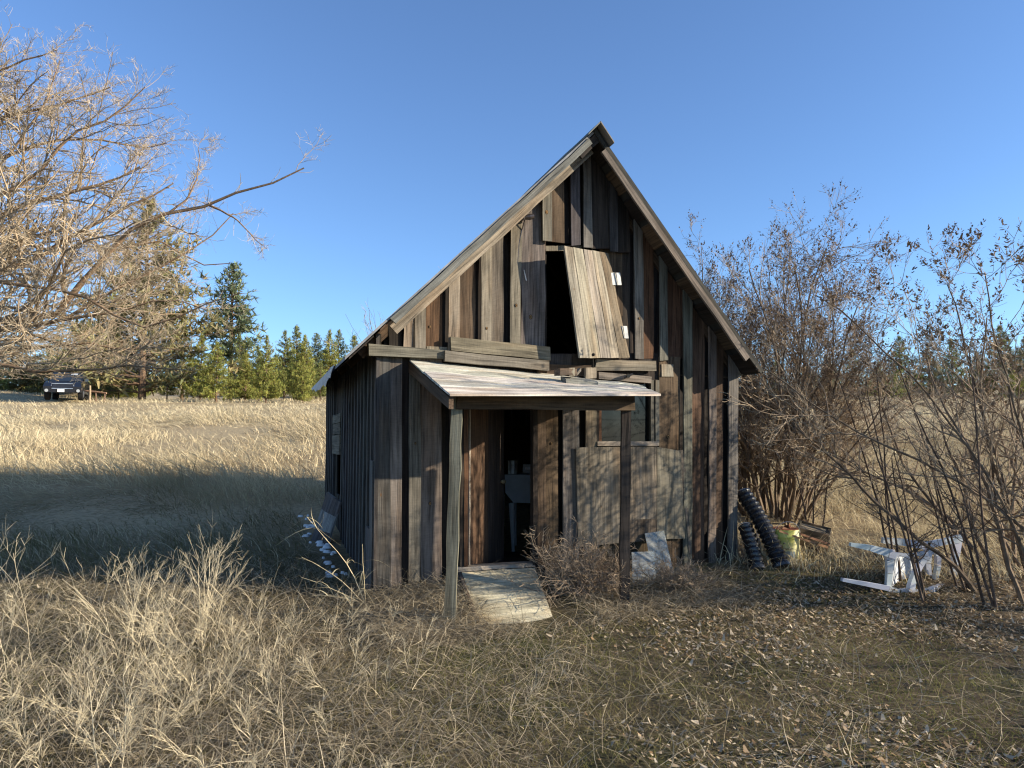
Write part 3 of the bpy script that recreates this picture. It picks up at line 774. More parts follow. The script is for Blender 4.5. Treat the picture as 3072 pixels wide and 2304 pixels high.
bp_ = W(2358, 1708, 8.75); bp_[2] = G(bp_[0], bp_[1])
bu = empty("bucket", "yellow and white plastic bucket with rusty top beside the black pipes", "bucket", tuple(bp_))
bm2 = MB(); prof = [(0, .125), (.04, .14), (.06, .142), (.065, .15), (.30, .158), (.31, .164), (.325, .164), (.33, .160), (.40, .163)]
nS = 28
vs = []; cs = []
for z, r in prof:
    for j in range(nS):
        th_ = 2 * math.pi * j / nS
        vs.append((r * math.cos(th_), r * math.sin(th_), z))
        front = -math.sin(th_)
        cs.append((.66, .64, .50) if z < .29 else (.60, .56, .12))
        if math.cos(th_) > .35 and z > .06 : cs[-1] = (.82, .76, .38)  # sun-facing side: its lit look is put into the paler yellow
f = [(i * nS + j, i * nS + (j + 1) % nS, (i + 1) * nS + (j + 1) % nS, (i + 1) * nS + j) for i in range(len(prof) - 1) for j in range(nS)] + [tuple(range(nS))[::-1]]
bm2.add(vs, f, A(cs)); bm2.build("bucket_body", M_PLAST, bu, smooth=True)
ld = MB(); ld.tube([(0, 0, .385), (0, 0, .40), (0, 0, .405)], [.158, .158, .15], (.23, .075, .035), 24); ld.tube([(.04, -.02, .40), (.05, 0, .43), (.02, .06, .41)], .02, (.20, .07, .03), 8); ld.build("rusty_lid", M_RUST, bu)
lb = MB()
def cyl(th_, z, r=.1585): return (r * math.cos(th_), r * math.sin(th_), z)
aa = np.linspace(R(210), R(292), 8)
for i in range(7):
    lb.add([cyl(aa[i], .075, .1525), cyl(aa[i + 1], .075, .1525), cyl(aa[i + 1], .155, .156), cyl(aa[i], .155, .156)], [(0, 1, 2, 3)], (.16, .19, .19))
pts_ = [cyl(R(222 + 1.6 * i), .185 + .008 * math.sin(i * 1.5) + .004 * math.sin(i * 3.7), .1595) for i in range(38)]
lb.tube(pts_, .0028, (.05, .06, .06), 4)
lb.tube([cyl(R(240), .245, .160), cyl(R(246), .252, .161), cyl(R(252), .244, .160)], [.002, .010, .002], (.05, .07, .05), 6)
lb.build("label", M_PLAST, bu)
hd = MB(); hd.tube([(-.16 * math.cos(t_), -.165 * math.sin(t_) * .3 - .05, .33 + .16 * math.sin(t_)) for t_ in np.linspace(0, math.pi, 14)], .004, (.5, .5, .5), 5); hd.build("handle", M_METAL, bu)

cbp = W(2440, 1700, 8.9); cbp[2] = G(cbp[0], cbp[1])
ct = empty("hand_cart", "old wooden box on a rusty iron frame with two long handles and thin bent legs", "cart", tuple(cbp))
def C(px, py, d=8.9): return W(px, py, d) - cbp
bx = MB()
fa = [C(2388, 1582), C(2486, 1606), C(2480, 1662), C(2394, 1632)]
dv = A([.16, .30, .05])
bx.board(fa[0], fa[3], fa[2], fa[1], tuple(dv * .08), (.13, .10, .06)); bx.board(fa[0] + dv * .92, fa[3] + dv * .92, fa[2] + dv * .92, fa[1] + dv * .92, tuple(dv * .08), (.13, .10, .06))
bx.board(fa[0] + dv * .08, fa[3] + dv * .08, fa[3] + dv * .92, fa[0] + dv * .92, (.03, .005, 0), (.11, .085, .05)); bx.board(fa[1] + dv * .08 - A([.03, 0, 0]), fa[2] + dv * .08 - A([.03, 0, 0]), fa[2] + dv * .92 - A([.03, 0, 0]), fa[1] + dv * .92 - A([.03, 0, 0]), (.03, .005, 0), (.11, .085, .05))
tp = lambda k: A([0, 0, -.02]) + dv * k
bx.board(fa[0] + tp(.1), fa[0] + tp(.9), fa[1] + tp(.9), fa[1] + tp(.1), (0, 0, -.02), (.15, .125, .08), jit=.006)
bx.build("wooden_box", M_WOOD, ct)
for (p, q, d1, d2) in (((2337, 1592), (2484, 1643), 8.60, 8.62), ((2346, 1582), (2486, 1632), 8.66, 8.70)):
    hb_ = MB(); hb_.bar(C(*p, d1), C(*q, d2), .026, .024, (.34, .18, .10)); hb_.build("handle_bar", M_RUST, ct)
for pts in ([(2416, 1630), (2404, 1664), (2396, 1700)], [(2430, 1640), (2424, 1672), (2416, 1704)], [(2450, 1640), (2452, 1672), (2448, 1690), (2450, 1712)], [(2447, 1640), (2458, 1660), (2456, 1690), (2462, 1710)]):
    lm = MB(); pp = [C(*p) for p in pts]; pp[-1][2] = -.02; lm.tube(pp, .011, (.06, .042, .032), 7); lm.build("leg", M_RUST, ct)
br_ = MB(); br_.tube([C(2404, 1664), C(2424, 1655), C(2436, 1668), C(2448, 1655), C(2456, 1660)], .008, (.055, .04, .03), 6); br_.build("brace", M_RUST, ct)
op = W(2258, 1512, 9.4)
om = MB()
pts = [W(2240, 1504, 9.3), W(2264, 1512, 9.3), W(2272, 1530, 9.3), W(2262, 1538, 9.3), W(2250, 1522, 9.3)]
om.poly([p for p in pts], (.1, .25, -.02), (.62, .34, .22)); om.board(W(2256, 1535, 9.42), W(2262, 1535, 9.42), W(2296, 1690, 9.2), W(2290, 1690, 9.2), (0, .02, 0), (.2, .18, .16))
o = om.build("orange_scoop", M_PLAST); tag(o, "broken orange plastic scoop on a stick behind the black pipes", "scoop")

# plastic garden chair tipped on its back
cp = W(2700, 1768, 7.75); cp[2] = G(cp[0], cp[1])
ch = empty("garden_chair", "white plastic garden armchair tipped over on its back among bare saplings", "garden chair", tuple(cp))
WHT = (.56, .58, .60)
cz = R(8)
def Q(px, py, d): return W(px, py, d) - cp
def member(pts, ds, wpx, name, deep=.04, ww=None):
    """curved plastic member through photo points at depths ds; wpx its width, deep its thickness front to back"""
    mb = MB(); P_ = [Q(x, y, ds[0] + (ds[1] - ds[0]) * i / (len(pts) - 1)) for i, (x, y) in enumerate(pts)]
    wl = [w / F_PX * ds[0] for w in (wpx if np.ndim(wpx) else [wpx] * len(pts))]
    for i in range(len(P_) - 1):
        al = nrm(P_[i + 1] - P_[i]); ac = nrm(np.cross(al, (0, 1, 0)))
        mb.board(P_[i] - ac * wl[i] / 2, P_[i] + ac * wl[i] / 2, P_[i + 1] + ac * wl[i + 1] / 2 + al * .004, P_[i + 1] - ac * wl[i + 1] / 2 + al * .004, (0, deep, 0), WHT, jit=0, warp=0, var=0, seg=1)
    return mb.build(name, M_PLAST, ch)
DN, DF = 7.55, 8.15
member([(2553, 1634), (2610, 1644), (2668, 1660), (2690, 1668)], (DN, DN), [10, 17, 24, 20], "leg", .05)
member([(2668, 1652), (2672, 1680), (2671, 1720), (2667, 1772)], (DN + .02, DN + .02), [34, 20, 16, 15], "seat_rail", .05)
member([(2682, 1664), (2735, 1667), (2792, 1657)], (DN + .03, DN + .03), [12, 7, 10], "arm_strut", .05)
member([(2798, 1652), (2783, 1666), (2767, 1692), (2751, 1722), (2741, 1750), (2736, 1776)], (DN + .02, DN - .02), [16, 16, 14, 14, 15, 18], "armrest", .07)
member([(2668, 1768), (2700, 1777), (2738, 1773)], (DN, DN), [16, 14, 16], "seat_rail", .05)
member([(2528, 1740), (2600, 1753), (2668, 1766)], (DN + .02, DN), [9, 12, 15], "leg", .05)
member([(2650, 1622), (2715, 1628), (2790, 1640)], (DF, DF), [16, 20, 24], "leg", .05)
member([(2785, 1636), (2835, 1626), (2886, 1616)], (DF, DF), [20, 17, 22], "arm_strut", .05)
member([(2876, 1610), (2872, 1660), (2866, 1705), (2862, 1752)], (DF + .012, DF + .012), [26, 18, 15, 15], "armrest", .06)
member([(2790, 1658), (2806, 1652), (2818, 1668), (2818, 1700), (2806, 1756)], (DF - .2, DF - .15), [10, 13, 13, 11, 11], "armrest", .06)
member([(2788, 1640), (2786, 1690), (2790, 1748)], (DF, DF), [22, 15, 14], "seat_rail", .05)
sm = MB(); nn_ = 22
def seat_pt(u, v, off):
    px = 2672 + (2745 - 2672) * u; d_ = DN + .06 + (DF - DN - .08) * u
    return Q(px, 1664 + 104 * v, d_) + A([-.03, .03, 0]) * off * math.sin(math.pi * u)
rim_f = [(.5 + .5 * math.copysign(abs(math.cos(t_)) ** .7, math.cos(t_)), .5 + .5 * math.copysign(abs(math.sin(t_)) ** .7, math.sin(t_))) for t_ in np.linspace(0, 2 * math.pi, nn_ + 1)[:-1]]
fr_ = [seat_pt(u, v, 1) for u, v in rim_f]; mid = [seat_pt(.5 + (u - .5) * .55, .5 + (v - .5) * .55, 1.5) for u, v in rim_f]; cen = seat_pt(.5, .5, 1.6)
bkk = [p + A([-.02, .02, 0]) for p in fr_]
sm.add(fr_ + mid + [cen] + bkk, [(i, (i + 1) % nn_, nn_ + (i + 1) % nn_, nn_ + i) for i in range(nn_)] + [(nn_ + i, nn_ + (i + 1) % nn_, 2 * nn_) for i in range(nn_)] + [(i, (i + 1) % nn_, 2 * nn_ + 1 + (i + 1) % nn_, 2 * nn_ + 1 + i) for i in range(nn_)], WHT)
sm.build("seat", M_PLAST, ch)
bk_ = MB()
for i in range(5):
    x_ = 2738 + i * 11
    p_, q_ = Q(x_, 1772 - i * 3, DN + .05 + i * .11), Q(x_ + 62, 1764 - i * 3, DN + .08 + i * .11)
    bk_.bar(p_, q_, .045, .014, WHT, jit=0, var=0)
bk_.bar(Q(2795, 1770, DN + .02), Q(2846, 1752, DF - .1), .05, .05, WHT, jit=0, var=0)
bk_.build("backrest", M_PLAST, ch)

# ------------------------------------------------------------------ vectorised branches, ribbons
def tubes(P, Rd, nside):
    """P (N,K,3), Rd (N,K) -> verts, quads"""
    N, K_, _ = P.shape
    T = np.empty_like(P); T[:, 1:-1] = P[:, 2:] - P[:, :-2]; T[:, 0] = P[:, 1] - P[:, 0]; T[:, -1] = P[:, -1] - P[:, -2]
    T /= np.maximum(np.linalg.norm(T, axis=2, keepdims=True), 1e-9)
    ref = np.where(np.abs(T[:, :1, 2:3]) < .9, A([0, 0, 1.]), A([1., 0, 0]))
    ref = np.broadcast_to(ref, T.shape)
    a = np.cross(T, ref); a /= np.maximum(np.linalg.norm(a, axis=2, keepdims=True), 1e-9)
    b = np.cross(T, a)
    th = 2 * np.pi * np.arange(nside) / nside
    v = P[:, :, None, :] + (a[:, :, None, :] * np.cos(th)[None, None, :, None] + b[:, :, None, :] * np.sin(th)[None, None, :, None]) * Rd[:, :, None, None]
    base = (np.arange(N) * K_ * nside)[:, None, None]
    i = (np.arange(K_ - 1) * nside)[None, :, None]; j = np.arange(nside)[None, None, :]; j2 = (j + 1) % nside
    q = np.stack([base + i + j, base + i + j2, base + i + nside + j2, base + i + nside + j], -1).reshape(-1, 4)
    return v.reshape(-1, 3), q
def rot_around(vec, axis, ang):
    c, s = np.cos(ang)[:, None], np.sin(ang)[:, None]
    return vec * c + np.cross(axis, vec) * s + axis * (np.sum(axis * vec, 1, keepdims=True)) * (1 - c)
def unit(a): return a / np.maximum(np.linalg.norm(a, axis=-1, keepdims=True), 1e-9)
def grow(P, Rd, m, ang, lrel, K_, wob, trop, rrel, umin=.15, lmin=.0, rtip=.45, lens=None, umax=1.0, rmin=.0015, fall=.55):
    """m children per parent polyline"""
    N, KP, _ = P.shape
    seg = np.linalg.norm(np.diff(P, axis=1), axis=2); ln = seg.sum(1)
    u = rng.uniform(umin, umax, (N, m)); u.sort(axis=1)
    par = np.repeat(np.arange(N), m); u = u.ravel()
    x = u * (KP - 1); i = np.minimum(x.astype(int), KP - 2); fr = (x - i)[:, None]
    st = P[par, i] * (1 - fr) + P[par, i + 1] * fr
    tg = unit(P[par, i + 1] - P[par, i])
    r0 = (Rd[par, i] * (1 - fr[:, 0]) + Rd[par, i + 1] * fr[:, 0]) * rrel
    rv = unit(rng.normal(size=tg.shape)); ax = unit(np.cross(tg, rv))
    d = rot_around(tg, ax, rng.normal(ang, ang * .28, len(tg)))
    l = np.maximum(ln[par] * lrel * rng.uniform(.55, 1.25, len(par)) * (.6 + fall - fall * u), lmin)
    return path(st, d, l, np.maximum(r0, rmin), K_, wob, trop, rtip)
def path(st, d, l, r0, K_, wob, trop, rtip=.4):
    out = np.empty((len(st), K_, 3)); out[:, 0] = st; p = st.copy(); d = unit(d)
    step = (l / (K_ - 1))[:, None]
    trop = np.asarray(trop, float)
    for k in range(1, K_):
        d = unit(d + rng.normal(0, wob, d.shape) + trop)
        p = p + d * step; out[:, k] = p
    rd = r0[:, None] * np.linspace(1, rtip, K_)[None, :]
    return out, rd
def branch_mesh(name, levels, mat, parent, cols, nside=(6, 4, 3, 3, 3)):
    vs, qs, cs, n = [], [], [], 0
    for (P, Rd), c, ns_ in zip(levels, cols, nside):
        v, q = tubes(P, Rd, ns_); vs.append(v); qs.append(q + n); n += len(v)
        vr = rng.uniform(.75, 1.25, (len(P), 1, 1)) * np.ones((1, P.shape[1] * ns_, 1))
        cs.append((A(c)[None, None, :] * vr).reshape(-1, 3))
    return mk(name, np.concatenate(vs), [np.concatenate(qs)], mat, parent, np.concatenate(cs))
def poly_to(pts, K_):
    """resample a list of points to K_ points with slight knobbly wander"""
    pts = np.asarray(pts, float); s = np.concatenate([[0], np.cumsum(np.linalg.norm(np.diff(pts, axis=0), axis=1))])
    u = np.linspace(0, s[-1], K_); q = np.stack([np.interp(u, s, pts[:, i]) for i in range(3)], 1)
    q[1:-1] += rng.normal(0, .012 * s[-1] / 3, (K_ - 2, 3)) * .6
    return q
def join(parts):
    vs, qs, cs, n = [], [], [], 0
    for v, q, c in parts: vs.append(v); qs.append(q + n); cs.append(c); n += len(v)
    return np.concatenate(vs), [np.concatenate(qs)], np.concatenate(cs)
def ribbons(st, d, l, w, bend, nseg, col, flat=None, wtip=.15):
    """grass blades: start, direction, length, width, bend vector"""
    N = len(st); K_ = nseg + 1
    u = np.linspace(0, 1, K_)[None, :, None]
    P = st[:, None, :] + d[:, None, :] * (l[:, None, None] * u) + bend[:, None, :] * (l[:, None, None] * u ** 2)
    if flat is None:
        ph = rng.uniform(0, np.pi, N); flat = np.stack([np.cos(ph), np.sin(ph), rng.normal(0, .25, N)], 1)
    wd = w[:, None, None] * (1 - (1 - wtip) * u ** 1.5) * .5
    v = np.stack([P - flat[:, None, :] * wd, P + flat[:, None, :] * wd], 2).reshape(-1, 3)
    base = (np.arange(N) * K_ * 2)[:, None]; k = (np.arange(nseg) * 2)[None, :]
    q = np.stack([base + k, base + k + 1, base + k + 3, base + k + 2], -1).reshape(-1, 4)
    c = np.repeat(col, K_ * 2, axis=0)
    return v, q, c

# ------------------------------------------------------------------ big bare tree at the left
TD = 13.0
tbx = (-470 - CX) / F_PX * TD; tbase = A([tbx, TD, float(G(tbx, TD))])
bt = empty("bare_tree", "big bare tree at the left whose pale twiggy branches reach in over the field", "bare tree", tuple(tbase))
limbs_px = [
 ([(-440, 900), (-200, 740), (0, 655), (61, 618), (154, 593), (246, 567), (330, 545), (420, 500)], 12.4, .085),
 ([(-440, 620), (-200, 430), (0, 357), (82, 332), (225, 300), (330, 262)], 13.4, .06),
 ([(-440, 820), (-150, 640), (60, 560), (148, 490), (205, 398), (287, 378), (369, 321), (435, 262)], 12.0, .055),
 ([(-440, 1000), (-150, 880), (0, 818), (113, 777), (230, 700), (330, 650), (440, 600), (520, 550)], 12.8, .07),
 ([(-440, 1080), (-100, 960), (142, 973), (209, 911), (246, 854), (287, 808), (358, 716), (435, 664), (492, 647), (620, 613), (717, 583), (778, 554), (870, 547), (912, 504)], 12.2, .07),
 ([(620, 613), (665, 632), (712, 659), (768, 721), (800, 747)], 12.2, .02),
 ([(-440, 1080), (-100, 990), (150, 968), (228, 947), (307, 880), (404, 844), (502, 787), (589, 736), (645, 685), (700, 640)], 12.6, .05),
 ([(-440, 1100), (-100, 1000), (150, 975), (228, 945), (285, 952), (380, 930), (470, 900), (560, 905), (620, 930)], 11.8, .045),
 ([(-440, 1150), (-150, 1080), (14, 1092), (85, 1125), (157, 1101), (228, 1125), (332, 1101), (420, 1085), (500, 1120), (560, 1110)], 11.4, .05),
 ([(-440, 1120), (-100, 1060), (100, 1040), (250, 1030), (380, 1050), (500, 1040), (590, 1060)], 13.4, .04),
 ([(-440, 560), (-200, 330), (-60, 230), (60, 190), (170, 150)], 12.8, .05),
 ([(-440, 700), (-150, 520), (20, 470), (140, 420), (280, 420), (400, 440), (500, 430)], 13.8, .05),
 ([(-440, 960), (-150, 800), (60, 720), (200, 690), (330, 760), (480, 720), (600, 800), (690, 790)], 13.9, .05),
 ([(-440, 900), (-100, 840), (80, 860), (240, 880), (400, 990), (520, 960), (640, 900), (720, 880)], 11.6, .045),
 ([(492, 647), (560, 600), (590, 540), (600, 470), (592, 440), (606, 415)], 12.2, .02),
 ([(-440, 760), (-200, 600), (-20, 520), (60, 420), (120, 330), (160, 250), (180, 180)], 12.6, .045),
]
L0P, L0R = [], []
for pts, d, r in limbs_px:
    ww = rng.uniform(-.5, .5)
    P = [W(x, y, d + ww * (k / len(pts)) + (0 if x > -440 else TD - d)) - tbase for k, (x, y) in enumerate(pts)]
    L0P.append(poly_to(P, 16)); L0R.append(r * np.linspace(1.15, .16, 16) if r > .03 else r * np.linspace(1, .2, 16))
L0 = (A(L0P), A(L0R))
tr = MB(); tr.tube([(0, 0, -.2), (.05, 0, .8), (-.05, .1, 2.0), (.05, .1, 3.2), (.1, 0, 4.6), (0, .1, 6.0)], [.36, .28, .24, .2, .16, .1], (.20, .13, .08), 12)
tv, tq = tubes(L0[0], L0[1], 7)
tr.add(tv, [tuple(q) for q in tq], (.25, .165, .10))
tr.build("trunk", M_BARK, bt, smooth=True)
up_t = (0, 0, .05)
L1 = grow(*L0, 30, R(46), .24, 8, .15, (.02, 0, .03), .5, umin=.25, lmin=.30, fall=.95, rmin=.004)
far_ = (L1[0][:, -1, 0] + tbase[0]) > -5.6
kp = ~far_ | (rng.random(len(far_)) < .16); L1 = (L1[0][kp], L1[1][kp])
L2 = grow(*L1, 11, R(44), .42, 6, .17, (.0, 0, .035), .6, umin=.1, lmin=.18, rmin=.003)
L3 = grow(*L2, 5, R(42), .50, 5, .20, (0, 0, .05), .65, umin=.15, lmin=.10, rmin=.0024, rtip=.5)
L1b = grow(*L0, 10, R(60), .05, 5, .15, (0, 0, .22), .4, umin=.3, lmin=.3)   # upright water shoots
def prune(Lv, zmin):
    ok = (Lv[0][:, :, 2] + tbase[2]).min(1) > zmin
    return Lv[0][ok], Lv[1][ok]
L1, L2, L3, L1b = (prune(q, 2.5) for q in (L1, L2, L3, L1b))
branch_mesh("crown", [L1, L2, L3, L1b], M_TWIG, bt, [(.30, .22, .14), (.39, .305, .20), (.46, .375, .26), (.43, .36, .27)], (5, 3, 3, 3))

# ------------------------------------------------------------------ lilac bushes on the right
def lilac(name, label, base, stems, spread, hgt, lean, r, seeds, seedlen, group, m=(7, 6, 4), zmin=.45, seed_share=.55, tall=0):
    base = np.asarray(base, float)
    root = empty(name, label, "bush", tuple(base), 0, group)
    th = rng.uniform(0, 2 * np.pi, stems); rad = np.sqrt(rng.uniform(0, 1, stems)) * spread
    st = np.stack([rad * np.cos(th), rad * np.sin(th), np.full(stems, -.05)], 1)
    tilt = rng.uniform(.05, .62, stems)
    d = np.stack([np.cos(th) * tilt + lean[0], np.sin(th) * tilt * .8 + lean[1], np.ones(stems)], 1)
    l = hgt * rng.uniform(.6, 1.02, stems)
    l[:tall] = hgt * rng.uniform(1.1, 1.25, tall); d[:tall, :2] = rng.normal(0, .09, (tall, 2)) + A([.08, 0])
    S0 = path(st, d, l, r * rng.uniform(.5, 1.2, stems), 14, .10, (lean[0] * .03, 0, .035), .3)
    S1 = grow(*S0, m[0], R(42), .36, 8, .14, (0, 0, .035), .6, umin=.18, lmin=.3)
    S2 = grow(*S1, m[1], R(36), .45, 6, .15, (0, 0, .05), .62, umin=.2, lmin=.18, rmin=.003)
    S3 = grow(*S2, m[2], R(34), .48, 4, .15, (0, 0, .08), .65, umin=.3, lmin=.08, rmin=.0022, rtip=.7)
    branch_mesh("stems", [S0], M_BARK, root, [(.15, .11, .075)], (6,))
    branch_mesh("twigs", [S1, S2, S3], M_TWIG, root, [(.24, .175, .115), (.33, .25, .165), (.40, .31, .21)], (4, 3, 3))
    if seeds:
        tips = S3[0][:, -1]; dirs = unit(S3[0][:, -1] - S3[0][:, -2])
        ok = (tips[:, 2] > zmin * hgt) & (rng.random(len(tips)) < seed_share * np.clip((tips[:, 2] / hgt - zmin) / .35, .25, 1))
        tips, dirs = tips[ok], unit(dirs[ok] + A([0, 0, .5]))
        nb2 = seeds
        st2 = np.repeat(tips, nb2, 0); dd2 = np.repeat(dirs, nb2, 0)
        uu = np.tile(np.linspace(0, 1, nb2), len(tips))
        wid = (1 - .6 * uu)
        side_ = unit(rng.normal(size=st2.shape))
        st2 = st2 + dd2 * (uu * seedlen)[:, None] + side_ * (wid * seedlen * .10)[:, None]
        d3 = unit(side_ * .8 + dd2 * .7)
        v, q, c = ribbons(st2, d3, wid * seedlen * rng.uniform(.22, .42, len(st2)), wid * seedlen * .22, side_ * .0, 1, A([.17, .12, .08]) * rng.uniform(.6, 1.5, (len(st2), 1)), wtip=.5)
        mk("seed_heads", v, [q], M_LEAF, root, c)
    return root
def gp_(px, py, d):
    p = W(px, py, d); p[2] = G(p[0], p[1]); return p
lil1 = lilac("lilac_bush", "tall bare lilac bush rising behind the black pipes and bucket", gp_(2320, 1560, 11.0), 38, .5, 3.85, (.045, 0), .028, 6, .11, "bare lilac bushes beside the shed", m=(15, 9, 5), zmin=.4, seed_share=.55, tall=3)
lil2 = lilac("lilac_bush", "bare lilac bush arching in from the right edge over the tipped chair", gp_(3180, 1800, 7.6), 24, .9, 3.7, (-.20, .05), .024, 10, .12, "bare lilac bushes beside the shed", m=(11, 7, 4), zmin=.5, seed_share=.5)
lilac("bare_shrub", "thin bare shrub whose twig tips show above the left roof slope", gp_(1330, 1400, 14.5), 8, .9, 4.3, (-.02, 0), .014, 0, .1, None, m=(6, 3, 2))
# thin saplings around the chair
for x, y, d, hx, lab in ((2745, 1740, 7.3, -.10, "dark thin sapling standing in front of the tipped white chair"), (2690, 1700, 8.0, -.14, "thin sapling rising behind the tipped white chair"), (2870, 1760, 7.6, -.2, "leaning sapling just right of the tipped white chair"), (2440, 1640, 9.6, .02, "slender sapling in the dry grass behind the wooden box"), (2985, 1790, 7.0, -.16, "nearest leaning sapling by the right edge of the leaf litter")):
    b0_ = gp_(x, y, d); root = empty("sapling", lab, "sapling", tuple(b0_), 0, "bare saplings beside the shed")
    n_s = 3
    S0 = path(rng.normal(0, .06, (n_s, 3)) * A([1, 1, 0]), A([[hx + rng.normal(0, .08), rng.normal(0, .06), 1.] for _ in range(n_s)]), rng.uniform(1.3, 2.6, n_s) * (.55 if 'slender' in lab else 1), np.full(n_s, .013), 10, .05, (0, 0, .01), .35)
    S1 = grow(*S0, 9, R(50), .28, 7, .14, (0, 0, .03), .6, umin=.2, lmin=.2)
    S2 = grow(*S1, 5, R(42), .4, 5, .15, (0, 0, .04), .65, umin=.2, lmin=.1, rmin=.002)
    branch_mesh("stem", [S0], M_BARK, root, [(.085, .06, .045)], (6,))
    branch_mesh("twigs", [S1, S2], M_TWIG, root, [(.11, .08, .058), (.14, .105, .075)], (3, 3))
# bushes beyond the right edge of the picture; they throw the streaky shade over the yard
def copy_tree(o, p, rz, s, label):
    c = o.copy(); COL.objects.link(c); c.location = tuple(p); c.rotation_euler = (0, 0, rz); c.scale = (s, s, s); c['label'] = label
    for k in o.children:
        d = k.copy(); COL.objects.link(d); d.parent = c
shade = lilac("bare_tree", "bare tree outside the right edge nearest the yard", A([11.0, 3.9, float(G(11.0, 3.9))]), 2, .35, 5.2, (0, 0), .10, 0, .1, "bare trees outside the right edge", m=(8, 5, 3))
for (x, y, rz, s_, lab) in [(10.4, 2.1, 3.9, .9, "bare tree outside the right edge closest to the viewer")]:
    copy_tree(shade, (x, y, float(G(x, y))), rz, s_, lab)

# ------------------------------------------------------------------ pines
def pine_mesh(kind):
    """unit-height pine: trunk and crown meshes; kind 0 full young, 1 tall open, 2 broad dense"""
    H = 10.0
    tr = MB(); tr.tube([(0, 0, -.2), (.03, .02, H * .3), (-.02, .03, H * .65), (0, 0, H * .97)], [.20, .15, .09, .015], (.17, .11, .07), 8)
    z0 = {0: .07, 1: .30, 2: .05, 3: .16}[kind]; rad = {0: .40, 1: .24, 2: .40, 3: .32}[kind] * H
    nwh = {0: 26, 1: 22, 2: 30, 3: 22}[kind]
    st, di, ln, wd, cl, bd = [], [], [], [], [], []
    base_c = {0: A([.30, .30, .085]), 1: A([.20, .23, .13]), 2: A([.26, .23, .11]), 3: A([.24, .255, .09])}[kind]
    for w in range(nwh):
        f = w / (nwh - 1); z = H * (z0 + (1 - z0) * f ** .95)
        prof = {0: (1 - f) ** .8, 1: min(1, .55 + 1.5 * f) * (1 - f) ** .6 if f > .02 else .5, 2: (1 - f ** 1.6) ** .9, 3: (1 - f) ** .7}[kind]
        R_ = rad * prof + .06
        nbr = int(rng.integers(6, 10))
        for b_ in range(nbr):
            az = rng.uniform(0, 2 * math.pi); rl = R_ * rng.uniform(.55, 1.12)
            dr = A([math.cos(az), math.sin(az), 0]); rise = rng.uniform(-.05, .35) + .25 * f
            tr.tube([(0, 0, z - .1), tuple(dr * rl * .9 + A([0, 0, z - .1 + rise * rl * .9]))], [.035, .008], (.14, .09, .06), 4, caps=False)
            nt_ = max(3, int(rl / .22))
            shade = rng.uniform(.7, 1.3)
            for k in range(nt_):
                u = (k + rng.uniform(.2, 1)) / nt_
                if u < .25 and rl > .6: continue
                c0 = dr * rl * u + A([0, 0, z + rise * rl * u]) + rng.normal(0, .12, 3)
                nn = 9
                dv_ = unit(rng.normal(0, 1, (nn, 3)) * A([1, 1, .8]) + dr * .7 + A([0, 0, .45]))
                st.append(np.tile(c0, (nn, 1)) + rng.normal(0, .04, (nn, 3))); di.append(dv_); ln.append(rng.uniform(.28, .60, nn) * (1 - .5 * f)); wd.append(rng.uniform(.09, .18, nn) * (1 - .4 * f))
                cl.append(base_c * shade * rng.uniform(.75, 1.35, (nn, 1)) * (1 + rng.uniform(-.12, .12, (nn, 3)))); bd.append(np.zeros((nn, 3)))
    st, di, ln, wd, cl, bd = (np.concatenate(q) for q in (st, di, ln, wd, cl, bd))
    v, q, c = ribbons(st, di, ln, wd, bd, 1, cl, wtip=.25)
    return tr, (v, q, c)
PROT = []
for kind in (0, 0, 1, 2, 3, 3):
    tr_, (v, q, c) = pine_mesh(kind)
    a_ = tr_.build("trunk", M_BARK, None); b_ = mk("crown", v, [q], M_NEEDLE, None, c)
    PROT.append((a_.data, b_.data)); bpy.data.objects.remove(a_); bpy.data.objects.remove(b_)
PGRP = "pines along the far edge of the field"
